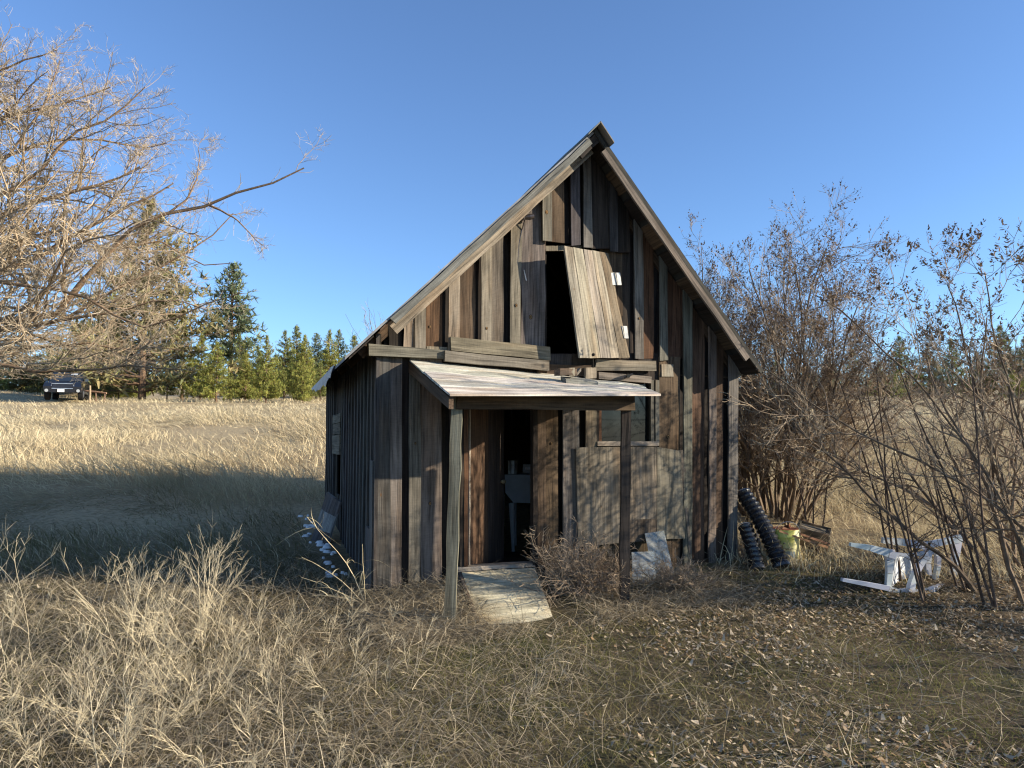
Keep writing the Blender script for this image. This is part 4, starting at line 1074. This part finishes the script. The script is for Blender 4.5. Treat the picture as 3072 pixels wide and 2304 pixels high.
pines = [ # px, top y, base y, depth, proto, width factor, label
 (425, 605, 1208, 50, 3, 1.0, "broad tall dark conifer behind the bare tree, widest of the far trees"),
 (690, 800, 1212, 62, 2, 1.15, "tallest open pine standing clear against the sky over the young pines"),
 (300, 900, 1204, 56, 3, .9, "dark conifer half hidden behind the left side of the broad conifer"),
 (545, 985, 1212, 54, 4, 1.1, "dark green pine touching the right side of the broad conifer"),
 (600, 1010, 1215, 50, 0, .9, "young pine between the broad conifer and the yellowish pine"),
 (648, 1030, 1222, 46, 1, 1.0, "yellowish bushy young pine in front of the tallest pine"),
 (715, 1015, 1212, 60, 4, .9, "slim pine just right of the tallest pine's trunk"),
 (735, 1060, 1216, 55, 0, .9, "short pine between the tallest pine and the pointed young pine"),
 (797, 1010, 1222, 47, 1, .75, "pointed young pine standing alone in the clearing, foremost of the row"),
 (770, 1040, 1208, 66, 5, .9, "dark pine behind the pointed young pine"),
 (852, 998, 1208, 60, 4, .85, "narrow pine with bare lower trunk right of the clearing"),
 (886, 982, 1205, 64, 5, .85, "highest slim pine of the group left of the shed roof"),
 (912, 1010, 1212, 56, 0, .85, "full olive pine in the middle of the group left of the shed"),
 (908, 1080, 1220, 48, 1, .75, "small round young pine at the field edge left of the shed"),
 (948, 1004, 1204, 66, 2, .8, "thin pine with gappy top left of the shed eave"),
 (985, 996, 1206, 60, 0, .75, "cone shaped pine nearest the shed eave"),
 (1014, 996, 1204, 66, 4, .8, "pale pine peeking over the shed eave"),
 (960, 1090, 1216, 52, 4, .9, "low pine beside the shed wall at the field edge"),
 (1060, 1010, 1204, 66, 5, .9, "pine mostly hidden behind the shed roof"),
 (500, 1090, 1212, 50, 4, 1.0, "low dark pine under the broad conifer"),
 (60, 985, 1196, 58, 3, 1.0, "dark conifer behind the car to its left"),
 (-40, 1000, 1196, 54, 5, 1.1, "dark conifer cut by the left edge of the picture"),
 (165, 1010, 1196, 60, 5, 1.2, "dark conifer directly behind the parked car"),
 (240, 1040, 1200, 58, 4, 1.2, "dark pine behind the wooden rail right of the car"),
 (355, 1080, 1206, 54, 4, 1.1, "low dark pine between the rail and the broad conifer"),
 (2490, 1075, 1192, 95, 2, 1.1, "far pine seen through the gap right of the tall lilac"),
 (2560, 1050, 1190, 100, 5, 1.0, "far slim pine right of the gap between the lilacs"),
 (2640, 1085, 1190, 105, 0, 1.0, "far small pine behind the middle of the arching lilac"),
 (2705, 1015, 1190, 95, 4, 1.1, "taller far pine behind the arching lilac"),
 (2790, 1040, 1190, 95, 3, 1.0, "broad far pine behind the arching lilac"),
 (2860, 1020, 1190, 100, 5, 1.0, "far pine with pointed top behind the arching lilac"),
 (2935, 1060, 1190, 95, 0, 1.1, "far low pine towards the right edge"),
 (3010, 985, 1190, 95, 4, 1.2, "tallest far pine near the right edge"),
 (3080, 1020, 1190, 92, 3, 1.0, "far pine cut by the right edge of the picture"),
 (2330, 1080, 1192, 100, 4, 1.0, "far pine hidden behind the stems of the tall lilac"),
 (2420, 1100, 1192, 105, 1, 1.0, "far low pine behind the right side of the tall lilac"),
]
for px, ty, by, d, k, wf_, lab in pines:
    x = (px - CX) / F_PX * d; z = float(G(x, d))
    h = W(px, ty, d)[2] - z
    root = empty("pine_tree", lab, "pine", (x, d, z), rng.uniform(0, 6.28), PGRP)
    s = h / 10.0; root.scale = (s * wf_, s * wf_, s)
    for nm, me in zip(("trunk", "crown"), PROT[k]):
        o = bpy.data.objects.new(nm, me); COL.objects.link(o); o.parent = root

def mesh_arrays(me):
    v = np.empty(len(me.vertices) * 3, np.float32); me.vertices.foreach_get("co", v)
    q = np.empty(len(me.loops), np.int32); me.loops.foreach_get("vertex_index", q)
    c = np.empty(len(me.vertices) * 4, np.float32); me.attributes["Col"].data.foreach_get("color", c)
    return v.reshape(-1, 3), q.reshape(-1, 4), c.reshape(-1, 4)[:, :3]
arr = [mesh_arrays(PROT[k][1]) for k in (0, 4, 5)]
parts = []
for i in range(64):
    px = rng.uniform(-260, 1120) if i < 46 else rng.uniform(2250, 3200); d = rng.uniform(76, 112)
    x = (px - CX) / F_PX * d; z = float(G(x, d)); h = rng.uniform(.62, 1.0) * (W(px, 1035 if i < 46 else 1100, d)[2] - z) / 10
    v, q, c = arr[i % 3]; a_ = rng.uniform(0, 6.28); ca_, sa_ = math.cos(a_), math.sin(a_)
    w_ = h * rng.uniform(1.0, 1.5)
    vv = np.stack([(v[:, 0] * ca_ - v[:, 1] * sa_) * w_ + x, (v[:, 0] * sa_ + v[:, 1] * ca_) * w_ + d, v[:, 2] * h + z], 1)
    parts.append((vv, q, c))
v, q, c = join(parts)
o = mk("far_woods", v, q, M_NEEDLE, None, c); tag(o, "dim pine woods beyond the row of single pines", "woods", kind="stuff")

# ------------------------------------------------------------------ parked car, rail and post by the far trees
CD = 44.0
cx_ = (203 - CX) / F_PX * CD; cpz = float(G(cx_, CD))
car = empty("parked_car", "dark blue off-roader parked facing the field below the bare tree", "car", (cx_, CD, cpz), R(24))
CB = (.012, .016, .026)
cb_ = MB()
def prism(mb, prof, hw_, col, taper=None):
    """side profile (y, z) extruded across the car"""
    n = len(prof); vs = []
    for sgn in (-1, 1):
        for i, (y, z) in enumerate(prof):
            k = 1 if taper is None else taper[i]
            vs.append((sgn * hw_ * k, y, z))
    mb.add(vs, [tuple(range(n))[::-1], tuple(range(n, 2 * n))] + [(i, (i + 1) % n, (i + 1) % n + n, i + n) for i in range(n)], col)
prism(cb_, [(-2.3, .42), (-2.34, .75), (-2.25, .98), (-1.15, 1.12), (2.2, 1.12), (2.3, .9), (2.3, .42)], .95, CB, [.96, 1, .95, 1, .97, 1, 1])
prism(cb_, [(-1.15, 1.10), (-.55, 1.70), (1.7, 1.72), (2.2, 1.12)], .90, CB, [.97, .82, .82, .95])
cbody = cb_.build("body", M_CAR, car)
ws = MB(); ws.poly([(-.80, -1.13, 1.14), (.80, -1.13, 1.14), (.70, -.62, 1.66), (-.70, -.62, 1.66)], (0, .03, -.02), (.02, .03, .045)); ws.poly([(.20, -.76, 1.55), (.56, -.76, 1.55), (.55, -.71, 1.60), (.20, -.71, 1.60)], (0, -.012, .012), (.6, .62, .64)); ws.build("windshield", M_LAMP, car)
for sgn in (-1, 1):
    w_ = MB(); w_.poly([(sgn * .905, -.75, 1.15), (sgn * .905, 1.9, 1.15), (sgn * .77, 1.5, 1.62), (sgn * .77, -.42, 1.62)], (-sgn * .02, 0, 0), (.02, .03, .04)); w_.build("side_window", M_LAMP, car)
    h_ = MB(); h_.poly([(sgn * .55, -2.33, .78), (sgn * .90, -2.28, .80), (sgn * .90, -2.20, .95), (sgn * .55, -2.27, .93)], (0, .05, 0), (.85, .87, .88)); h_.build("headlight", M_LAMP, car)
    h_ = MB(); h_.tube([(sgn * .78, -2.36, .52), (sgn * .78, -2.30, .52)], [.09, .09], (.35, .36, .36), 12); h_.build("fog_lamp", M_LAMP, car)
    mr_ = MB(); mr_.poly([(sgn * .93, -.85, 1.15), (sgn * 1.12, -.82, 1.16), (sgn * 1.12, -.82, 1.32), (sgn * .95, -.85, 1.30)], (0, .08, 0), (.03, .035, .045)); mr_.build("mirror", M_CAR, car)
    for yy in (-1.45, 1.45):
        wl = MB(); wl.tube([(sgn * .70, yy, .38), (sgn * .74, yy, .38), (sgn * .94, yy, .38), (sgn * .97, yy, .38)], [.34, .38, .38, .34], (.012, .012, .012), 22); wo_ = wl.build("wheel", M_RUBBER, car)
        rm_ = MB(); rm_.tube([(sgn * .965, yy, .38), (sgn * .985, yy, .38)], [.22, .18], (.25, .26, .28), 14); rm_.build("rim", M_METAL, wo_)
gr_ = MB(); gr_.poly([(-.48, -2.352, .64), (.48, -2.352, .64), (.50, -2.325, .92), (-.50, -2.325, .92)], (0, .03, 0), (.05, .05, .055))
for z in (.64, .92): gr_.bar((-.52, -2.35, z), (.52, -2.35, z), .03, .03, (.6, .62, .64))
gr_.build("grille", M_METAL, car)
lp_ = MB(); lp_.poly([(-.24, -2.37, .44), (.10, -2.37, .44), (.10, -2.365, .60), (-.24, -2.365, .60)], (0, .015, 0), (.8, .8, .78)); lp_.build("license_plate", M_PAINT, car)
rr2 = MB(); rr2.bar((-.68, -.3, 1.76), (-.68, 1.5, 1.77), .04, .04, (.05, .05, .05)); rr2.bar((.68, -.3, 1.76), (.68, 1.5, 1.77), .04, .04, (.05, .05, .05)); rr2.build("roof_rack", M_RUBBER, car)
x = (268 - CX) / F_PX * 43; fp = MB(); fp.tube([(0, 0, -.1), (.02, 0, .5), (0, 0, 1.0)], [.06, .055, .05], (.36, .27, .17), 8); o = fp.build("fence_post", M_BARK); o.location = (x, 43, float(G(x, 43))); tag(o, "short pale fence post just right of the parked car", "fence post")
x0_, x1_ = (255 - CX) / F_PX * 44.5, (318 - CX) / F_PX * 44.5; fr_ = MB(); fr_.tube([(x0_, 44.5, float(G(x0_, 44.5)) + .62), ((x0_ + x1_) / 2, 44.5, float(G(x0_, 44.5)) + .56), (x1_, 44.5, float(G(x1_, 44.5)) + .5)], .055, (.28, .17, .11), 8)
for xx in (x1_ - .1, (x0_ + x1_) / 2): fr_.tube([(xx, 44.5, float(G(xx, 44.5)) - .1), (xx, 44.5, float(G(xx, 44.5)) + .52)], .04, (.2, .13, .09), 6)
o = fr_.build("wooden_rail", M_BARK); tag(o, "low reddish wooden rail behind the fence post", "rail")

# ------------------------------------------------------------------ grass, weeds, leaves
def shed_mask(x, y, m=.0):
    px_, py_ = x - P0[0], y - P0[1]
    t = px_ * U[0] + py_ * U[1]; s = px_ * V[0] + py_ * V[1]
    return (t > -.06 - m - .34 * (s > .8)) & (t < WID + .03 + m) & (s > -.03 - m) & (s < DEP + .05)
def ramp_mask(x, y):
    px_, py_ = x - P0[0], y - P0[1]
    t = px_ * U[0] + py_ * U[1]; s = px_ * V[0] + py_ * V[1]
    return (t > r0[0] - .02) & (t < 1.72) & (s < 0) & (s > -NP - .05)
def scatter(n, y0, y1, xl, xr, power=1.0):
    u = rng.random(n); y = y0 + (y1 - y0) * u ** power
    k = rng.random(n); half_l = .74 * y + xl; half_r = .74 * y + xr
    x = -half_l + (half_l + half_r) * k
    return x, y
def clump(x, y, sc_, seed):
    r = np.random.default_rng(seed); ph = r.uniform(0, 6.28, 8); fx = r.normal(0, sc_, 8); fy = r.normal(0, sc_, 8)
    return sum(np.sin(fx[i] * x + fy[i] * y + ph[i]) for i in range(8)) / 4.0
STRAW, STRAW2, BROWNG, GREEN = A([.78, .67, .43]), A([.62, .51, .32]), A([.38, .30, .19]), A([.17, .175, .05])
def field(n, y0, y1, power, hmin, hmax, w0, w1, seed, base=.72, lodging=1.0):
    x, y = scatter(n, y0, y1, 2.5, 2.5, power)
    c_ = clump(x, y, 1.1, seed) + .5 * clump(x, y, 3.5, seed + 1); keep = ~shed_mask(x, y, .05) & (rng.random(n) < np.clip(base + .62 * c_, .06, 1))
    x, y, c_ = x[keep], y[keep], c_[keep]; N = len(x)
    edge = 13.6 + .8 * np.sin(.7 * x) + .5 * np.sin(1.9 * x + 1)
    shaded_lawn = np.clip((edge - y) / 2.0, 0, 1) * (x < 2.2)                    # short brown-green strip beside the shed, coloured darker to deepen the shed's shadow
    st = np.stack([x, y, G(x, y) - .02], 1)
    wind = clump(x, y, .45, seed + 5); wy = clump(x, y, .5, seed + 6)
    lodge = np.clip(clump(x, y, .9, seed + 7) * 1.4, 0, 1.3) * lodging
    d = unit(np.stack([rng.normal(-.1, .4, N) + .8 * wind * (.3 + lodge), rng.normal(0, .35, N) + .6 * wy * lodge, np.ones(N) - .35 * lodge], 1))
    l = rng.uniform(hmin, hmax, N) * np.clip(1 + .45 * c_, .4, 1.8) * (1 - .45 * shaded_lawn)
    bend = np.stack([rng.normal(-.15, .35, N) + .6 * wind, rng.normal(-.1, .3, N) + .4 * wy, -rng.uniform(.05, .5, N) - .35 * lodge], 1)
    k = np.clip(rng.random(N) * .7 + .15 + .45 * clump(x, y, .35, seed + 9), 0, 1)[:, None]
    col = (STRAW * k + STRAW2 * (1 - k)) * rng.uniform(.68, 1.2, (N, 1))
    m_ = rng.random(N) < np.clip(.18 + .25 * clump(x, y, .6, seed + 11), .04, .6); col[m_] = BROWNG * rng.uniform(.7, 1.3, (m_.sum(), 1))
    lw_ = shaded_lawn[:, None]; g_ = rng.random((N, 1))
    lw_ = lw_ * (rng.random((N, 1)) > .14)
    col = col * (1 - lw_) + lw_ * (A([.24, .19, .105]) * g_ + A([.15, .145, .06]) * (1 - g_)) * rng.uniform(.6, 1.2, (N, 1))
    return ribbons(st, d, l, rng.uniform(w0, w1, N), bend, 3, col)
def right_field(*a):
    v, q, c = field(*a); ok = v[:, 0].reshape(-1, 8)[:, 0] > 2.4
    vi = np.repeat(ok, 8); return v[vi], (np.arange(ok.sum() * 8).reshape(-1, 4, 2)[:, :-1], np.arange(ok.sum() * 8).reshape(-1, 4, 2)[:, 1:]), c[vi]
def fixq(t):
    v, (a, b), c = t; q = np.concatenate([a, b[:, :, ::-1]], 2).reshape(-1, 4); return v, q, c
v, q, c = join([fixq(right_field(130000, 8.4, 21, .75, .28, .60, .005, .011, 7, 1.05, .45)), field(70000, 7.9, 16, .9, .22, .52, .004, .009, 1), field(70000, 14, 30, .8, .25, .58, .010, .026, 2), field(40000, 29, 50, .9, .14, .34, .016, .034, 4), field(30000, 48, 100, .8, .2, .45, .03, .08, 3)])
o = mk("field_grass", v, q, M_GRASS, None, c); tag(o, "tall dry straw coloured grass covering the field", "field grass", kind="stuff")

# short turf and lying straw in the yard
def yard(n, y0, y1, power, l0, l1, w0, w1, up_, colf, seed, thin=None, zoff=0.0, nseg=2, left=1.2, right=1.2):
    x, y = scatter(n, y0, y1, left, right, power)
    keep = ~shed_mask(x, y, -.02) & ~(ramp_mask(x, y) & (rng.random(n) < .93))
    if thin is not None: keep &= rng.random(n) < thin(x, y)
    x, y = x[keep], y[keep]; N = len(x)
    st = np.stack([x, y, G(x, y) - .005 + zoff * rng.random(N)], 1)
    az = rng.uniform(0, 2 * np.pi, N)
    upv = rng.uniform(*up_, N)
    d = unit(np.stack([np.cos(az), np.sin(az), upv], 1))
    bend = np.stack([rng.normal(0, .3, N), rng.normal(0, .3, N), -rng.uniform(0, .5, N) * np.clip(upv, .1, 1)], 1)
    return ribbons(st, d, rng.uniform(l0, l1, N), rng.uniform(w0, w1, N), bend, nseg, colf(x, y, N))
gr_amt = lambda x, y: np.clip(.55 + .55 * clump(x, y, 1.3, 21) + .25 * np.clip(x, -2, 2) * .5, .1, 1)
def turf_col(x, y, N):
    k = np.clip(gr_amt(x, y) + rng.normal(0, .25, N), 0, 1)[:, None]
    return (GREEN * k + A([.26, .205, .11]) * (1 - k)) * rng.uniform(.55, 1.4, (N, 1))
turf_w = lambda x, y: np.clip(1.2 - .20 * np.clip(x, 0, 4) + .6 * clump(x, y, 1.2, 23), .15, 1)
v, q, c = join([yard(170000, 2.9, 9.0, .8, .02, .07, .003, .006, (.4, 2.0), turf_col, 31, turf_w)])
o = mk("turf", v, q, M_GRASS, None, c); tag(o, "short green and brown turf in the yard", "turf", kind="stuff")
def straw_col(x, y, N):
    k = rng.random(N)[:, None]
    return (A([.60, .505, .345]) * k + A([.27, .215, .14]) * (1 - k)) * rng.uniform(.45, 1.2, (N, 1))
left_w = lambda x, y: np.clip(.62 - .34 * (x + .5) + .55 * clump(x, y, 1.6, 41) + .2 * clump(x, y, 4., 42), .20, 1)
v, q, c = join([yard(68000, 2.9, 9.2, .8, .10, .34, .0025, .0055, (-.02, .55), straw_col, 33, left_w, .05, 3),
                yard(17000, 2.9, 8.4, .8, .18, .52, .0025, .005, (.2, 1.8), straw_col, 35, left_w, 0, 4)])
o = mk("lying_straw", v, q, M_GRASS, None, c); tag(o, "tangled dry straw lying over the yard", "straw", kind="stuff")
# dry mat of grass heaped against the front of the shed and around the porch posts
def heap(n, px0, px1, n0, n1, hz, seed):
    t0, t1 = loc(px0, 1700, .5)[0], loc(px1, 1700, .5)[0]
    t = rng.uniform(t0, t1, n); s = -rng.uniform(n0, n1, n)
    P_ = P0[None] + t[:, None] * U[None] + s[:, None] * V[None]
    keep = ~ramp_mask(P_[:, 0], P_[:, 1]); P_ = P_[keep]; N = len(P_)
    P_[:, 2] = G(P_[:, 0], P_[:, 1]) + rng.uniform(0, hz, N)
    az = rng.uniform(0, 6.28, N); d = unit(np.stack([np.cos(az), np.sin(az), rng.normal(.1, .35, N)], 1))
    return ribbons(P_, d, rng.uniform(.12, .38, N), rng.uniform(.003, .006, N), np.stack([rng.normal(0, .4, N), rng.normal(0, .4, N), -rng.uniform(0, .6, N)], 1), 4, straw_col(P_[:, 0], P_[:, 1], N))
v, q, c = join([heap(9000, 1090, 1480, .02, 1.5, .10, 1), heap(6000, 1640, 2120, .35, 1.5, .08, 2)])
o = mk("matted_grass", v, q, M_GRASS, None, c); tag(o, "matted dead grass heaped in front of the shed", "dead grass", kind="stuff")
# fallen leaves
n = 90000; x, y = scatter(n, 2.9, 8.8, 0, 1.5, .85)
k = np.clip((x + .3) / 2.6, 0.02, 1) ** 1.3 * np.clip(.35 + .9 * clump(x, y, 1.5, 51) + .4 * clump(x, y, 4, 52), .02, 1)
kp = (rng.random(n) < k) & ~shed_mask(x, y) & ~ramp_mask(x, y); x, y = x[kp], y[kp]; N = len(x)
az = rng.uniform(0, 6.28, N); d = unit(np.stack([np.cos(az), np.sin(az), rng.normal(.05, .22, N)], 1)); fl_ = unit(np.cross(d, A([0, 0, 1.])) + np.stack([np.zeros(N), np.zeros(N), rng.normal(0, .35, N)], 1))
kc = rng.random(N)[:, None]; lc = (A([.66, .55, .39]) * kc + A([.27, .165, .08]) * (1 - kc)) * rng.uniform(.6, 1.15, (N, 1))
st = np.stack([x, y, G(x, y) + rng.uniform(.004, .035, N)], 1)
v, q, c = ribbons(st, d, .014 + .040 * rng.random(N) ** 2, .008 + .026 * rng.random(N) ** 2, np.stack([np.zeros(N), np.zeros(N), rng.normal(.1, .3, N)], 1), 3, lc, flat=fl_, wtip=.35)
o = mk("fallen_leaves", v, [q], M_LEAF, None, c); tag(o, "curled fallen leaves scattered over the right of the yard", "leaf litter", kind="stuff")

# dry branched weeds
def weeds(x, y, h, tilt, cnt=(9, 4), r=.0019, col=(.52, .435, .28)):
    N = len(x); st = np.stack([x, y, G(x, y) - .01], 1)
    d = unit(np.stack([rng.normal(0, tilt, N), rng.normal(0, tilt, N), np.ones(N)], 1))
    S0 = path(st, d, h, np.full(N, r), 6, .09, (0, 0, .0), .5)
    S1 = grow(*S0, cnt[0], R(32), .55, 5, .07, (0, 0, .02), .7, umin=.2, lmin=.08, rmin=.0013, rtip=.5)
    S2 = grow(*S1, cnt[1], R(30), .45, 3, .07, (0, 0, .02), .75, umin=.25, lmin=.05, rmin=.001, rtip=.5)
    return [S0, S1, S2], [A(col) * .9, A(col), A(col) * 1.1]
n = 560; y = rng.uniform(2.9, 6.4, n); x = -rng.uniform(.0, 1, n) ** .8 * (.74 * y + 1.0) + .3
kp = rng.random(n) < np.clip((-x - .5) / 2.2, .02, .9) * np.clip(.7 + .6 * clump(x, y, 1.5, 61), .1, 1)
x, y = x[kp], y[kp]
lv, cl_ = weeds(x, y, rng.uniform(.16, .52, len(x)) * np.clip(.75 + .12 * (-x), .7, 1.25), .50)
o = branch_mesh("weed_thicket", lv, M_TWIG, None, cl_, (3, 3, 3)); tag(o, "pale dry branching weeds filling the left foreground", "weeds", kind="stuff")
WG = "dry weeds standing in the foreground"
for (px_, py_, d_, h_, lab) in [(60, 1900, 5.4, 1.0, "tall pale forked weed at the left edge above the thicket"), (285, 2330, 3.7, .62, "white stemmed weed forking in the bottom left corner"), (600, 1880, 6.0, .85, "bushy dry weed silhouetted against the shadow left of the shed"), (380, 1880, 5.8, .80, "dry weed with fan of stalks between the edge weed and bushy weed")]:
    p = gp_(px_, py_, d_); root = empty("dry_weed", lab, "weed", tuple(p), 0, WG)
    m_ = 7 if 'bushy' in lab else 3
    lv, cl_ = weeds(p[0] + rng.normal(0, .06, m_), p[1] + rng.normal(0, .06, m_), rng.uniform(.75, 1, m_) * h_, .34, (9, 5), .0030, (.54, .455, .30))
    lv = [(P - p, r_) for P, r_ in lv]
    branch_mesh("stalks", lv, M_TWIG, root, cl_, (4, 3, 3))
# broad-bladed grass tuft at the left corner of the shed
p = gp_(1100, 1795, 7.15); tf = empty("grass_tuft", "tall broad bladed dry grass tuft at the left corner of the shed", "grass tuft", tuple(p))
stp = path(np.zeros((5, 3)), A([[-.42, .1, 1.], [-.75, 0, .9], [-1.1, -.1, .7], [-.2, .1, 1], [-.9, .1, .5]]), A([1.05, .8, .7, .6, .55]), np.full(5, .005), 8, .05, (0, 0, -.05), .4)
branch_mesh("stalks", [stp], M_TWIG, tf, [(.55, .45, .27)], (4,))
ii = rng.integers(0, 5, 46); kk = rng.integers(2, 8, 46); st = stp[0][ii, kk]; N = len(st)
d = unit(np.stack([rng.normal(-.4, .7, N), rng.normal(0, .5, N), rng.normal(.1, .5, N)], 1))
v, q, c = ribbons(st, d, rng.uniform(.10, .30, N), rng.uniform(.007, .014, N), np.stack([rng.normal(0, .3, N), rng.normal(0, .3, N), -rng.uniform(.2, 1, N)], 1), 5, A([.58, .50, .32]) * rng.uniform(.75, 1.15, (N, 1)))
mk("blades", v, [q], M_GRASS, tf, c)
# dry tumble-weed bush in front of the plywood panel
BG = "dead brush in front of the shed wall"
for (px_, py_, d_, sc_, lab) in [(1745, 1780, 7.45, 1.1, "round tangled dead bush filling the space between ramp and porch post"), (2030, 1775, 7.55, .7, "smaller dead bush behind the right porch post by the glass sheets")]:
    p = gp_(px_, py_, d_); root = empty("dead_bush", lab, "dead bush", tuple(p), 0, BG)
    n_s = 70 if sc_ > 1 else 30; th_ = rng.uniform(0, 6.28, n_s); tl_ = rng.uniform(.2, 1.6, n_s)
    S0 = path(np.stack([rng.normal(0, .10 * sc_, n_s), rng.normal(0, .08 * sc_, n_s), np.zeros(n_s)], 1), np.stack([np.cos(th_) * tl_, np.sin(th_) * tl_ * .7, np.ones(n_s)], 1), rng.uniform(.35, .66, n_s) * sc_, np.full(n_s, .0045), 7, .20, (0, 0, .0), .5)
    S1 = grow(*S0, 10, R(50), .45, 5, .22, (0, 0, .02), .7, umin=.2, lmin=.1, rmin=.0022, rtip=.6)
    S2 = grow(*S1, 4, R(45), .5, 4, .22, (0, 0, .02), .75, umin=.2, lmin=.05, rmin=.0016, rtip=.7)
    branch_mesh("stalks", [S0, S1, S2], M_TWIG, root, [(.21, .15, .10), (.28, .21, .14), (.36, .27, .18)], (4, 3, 3))
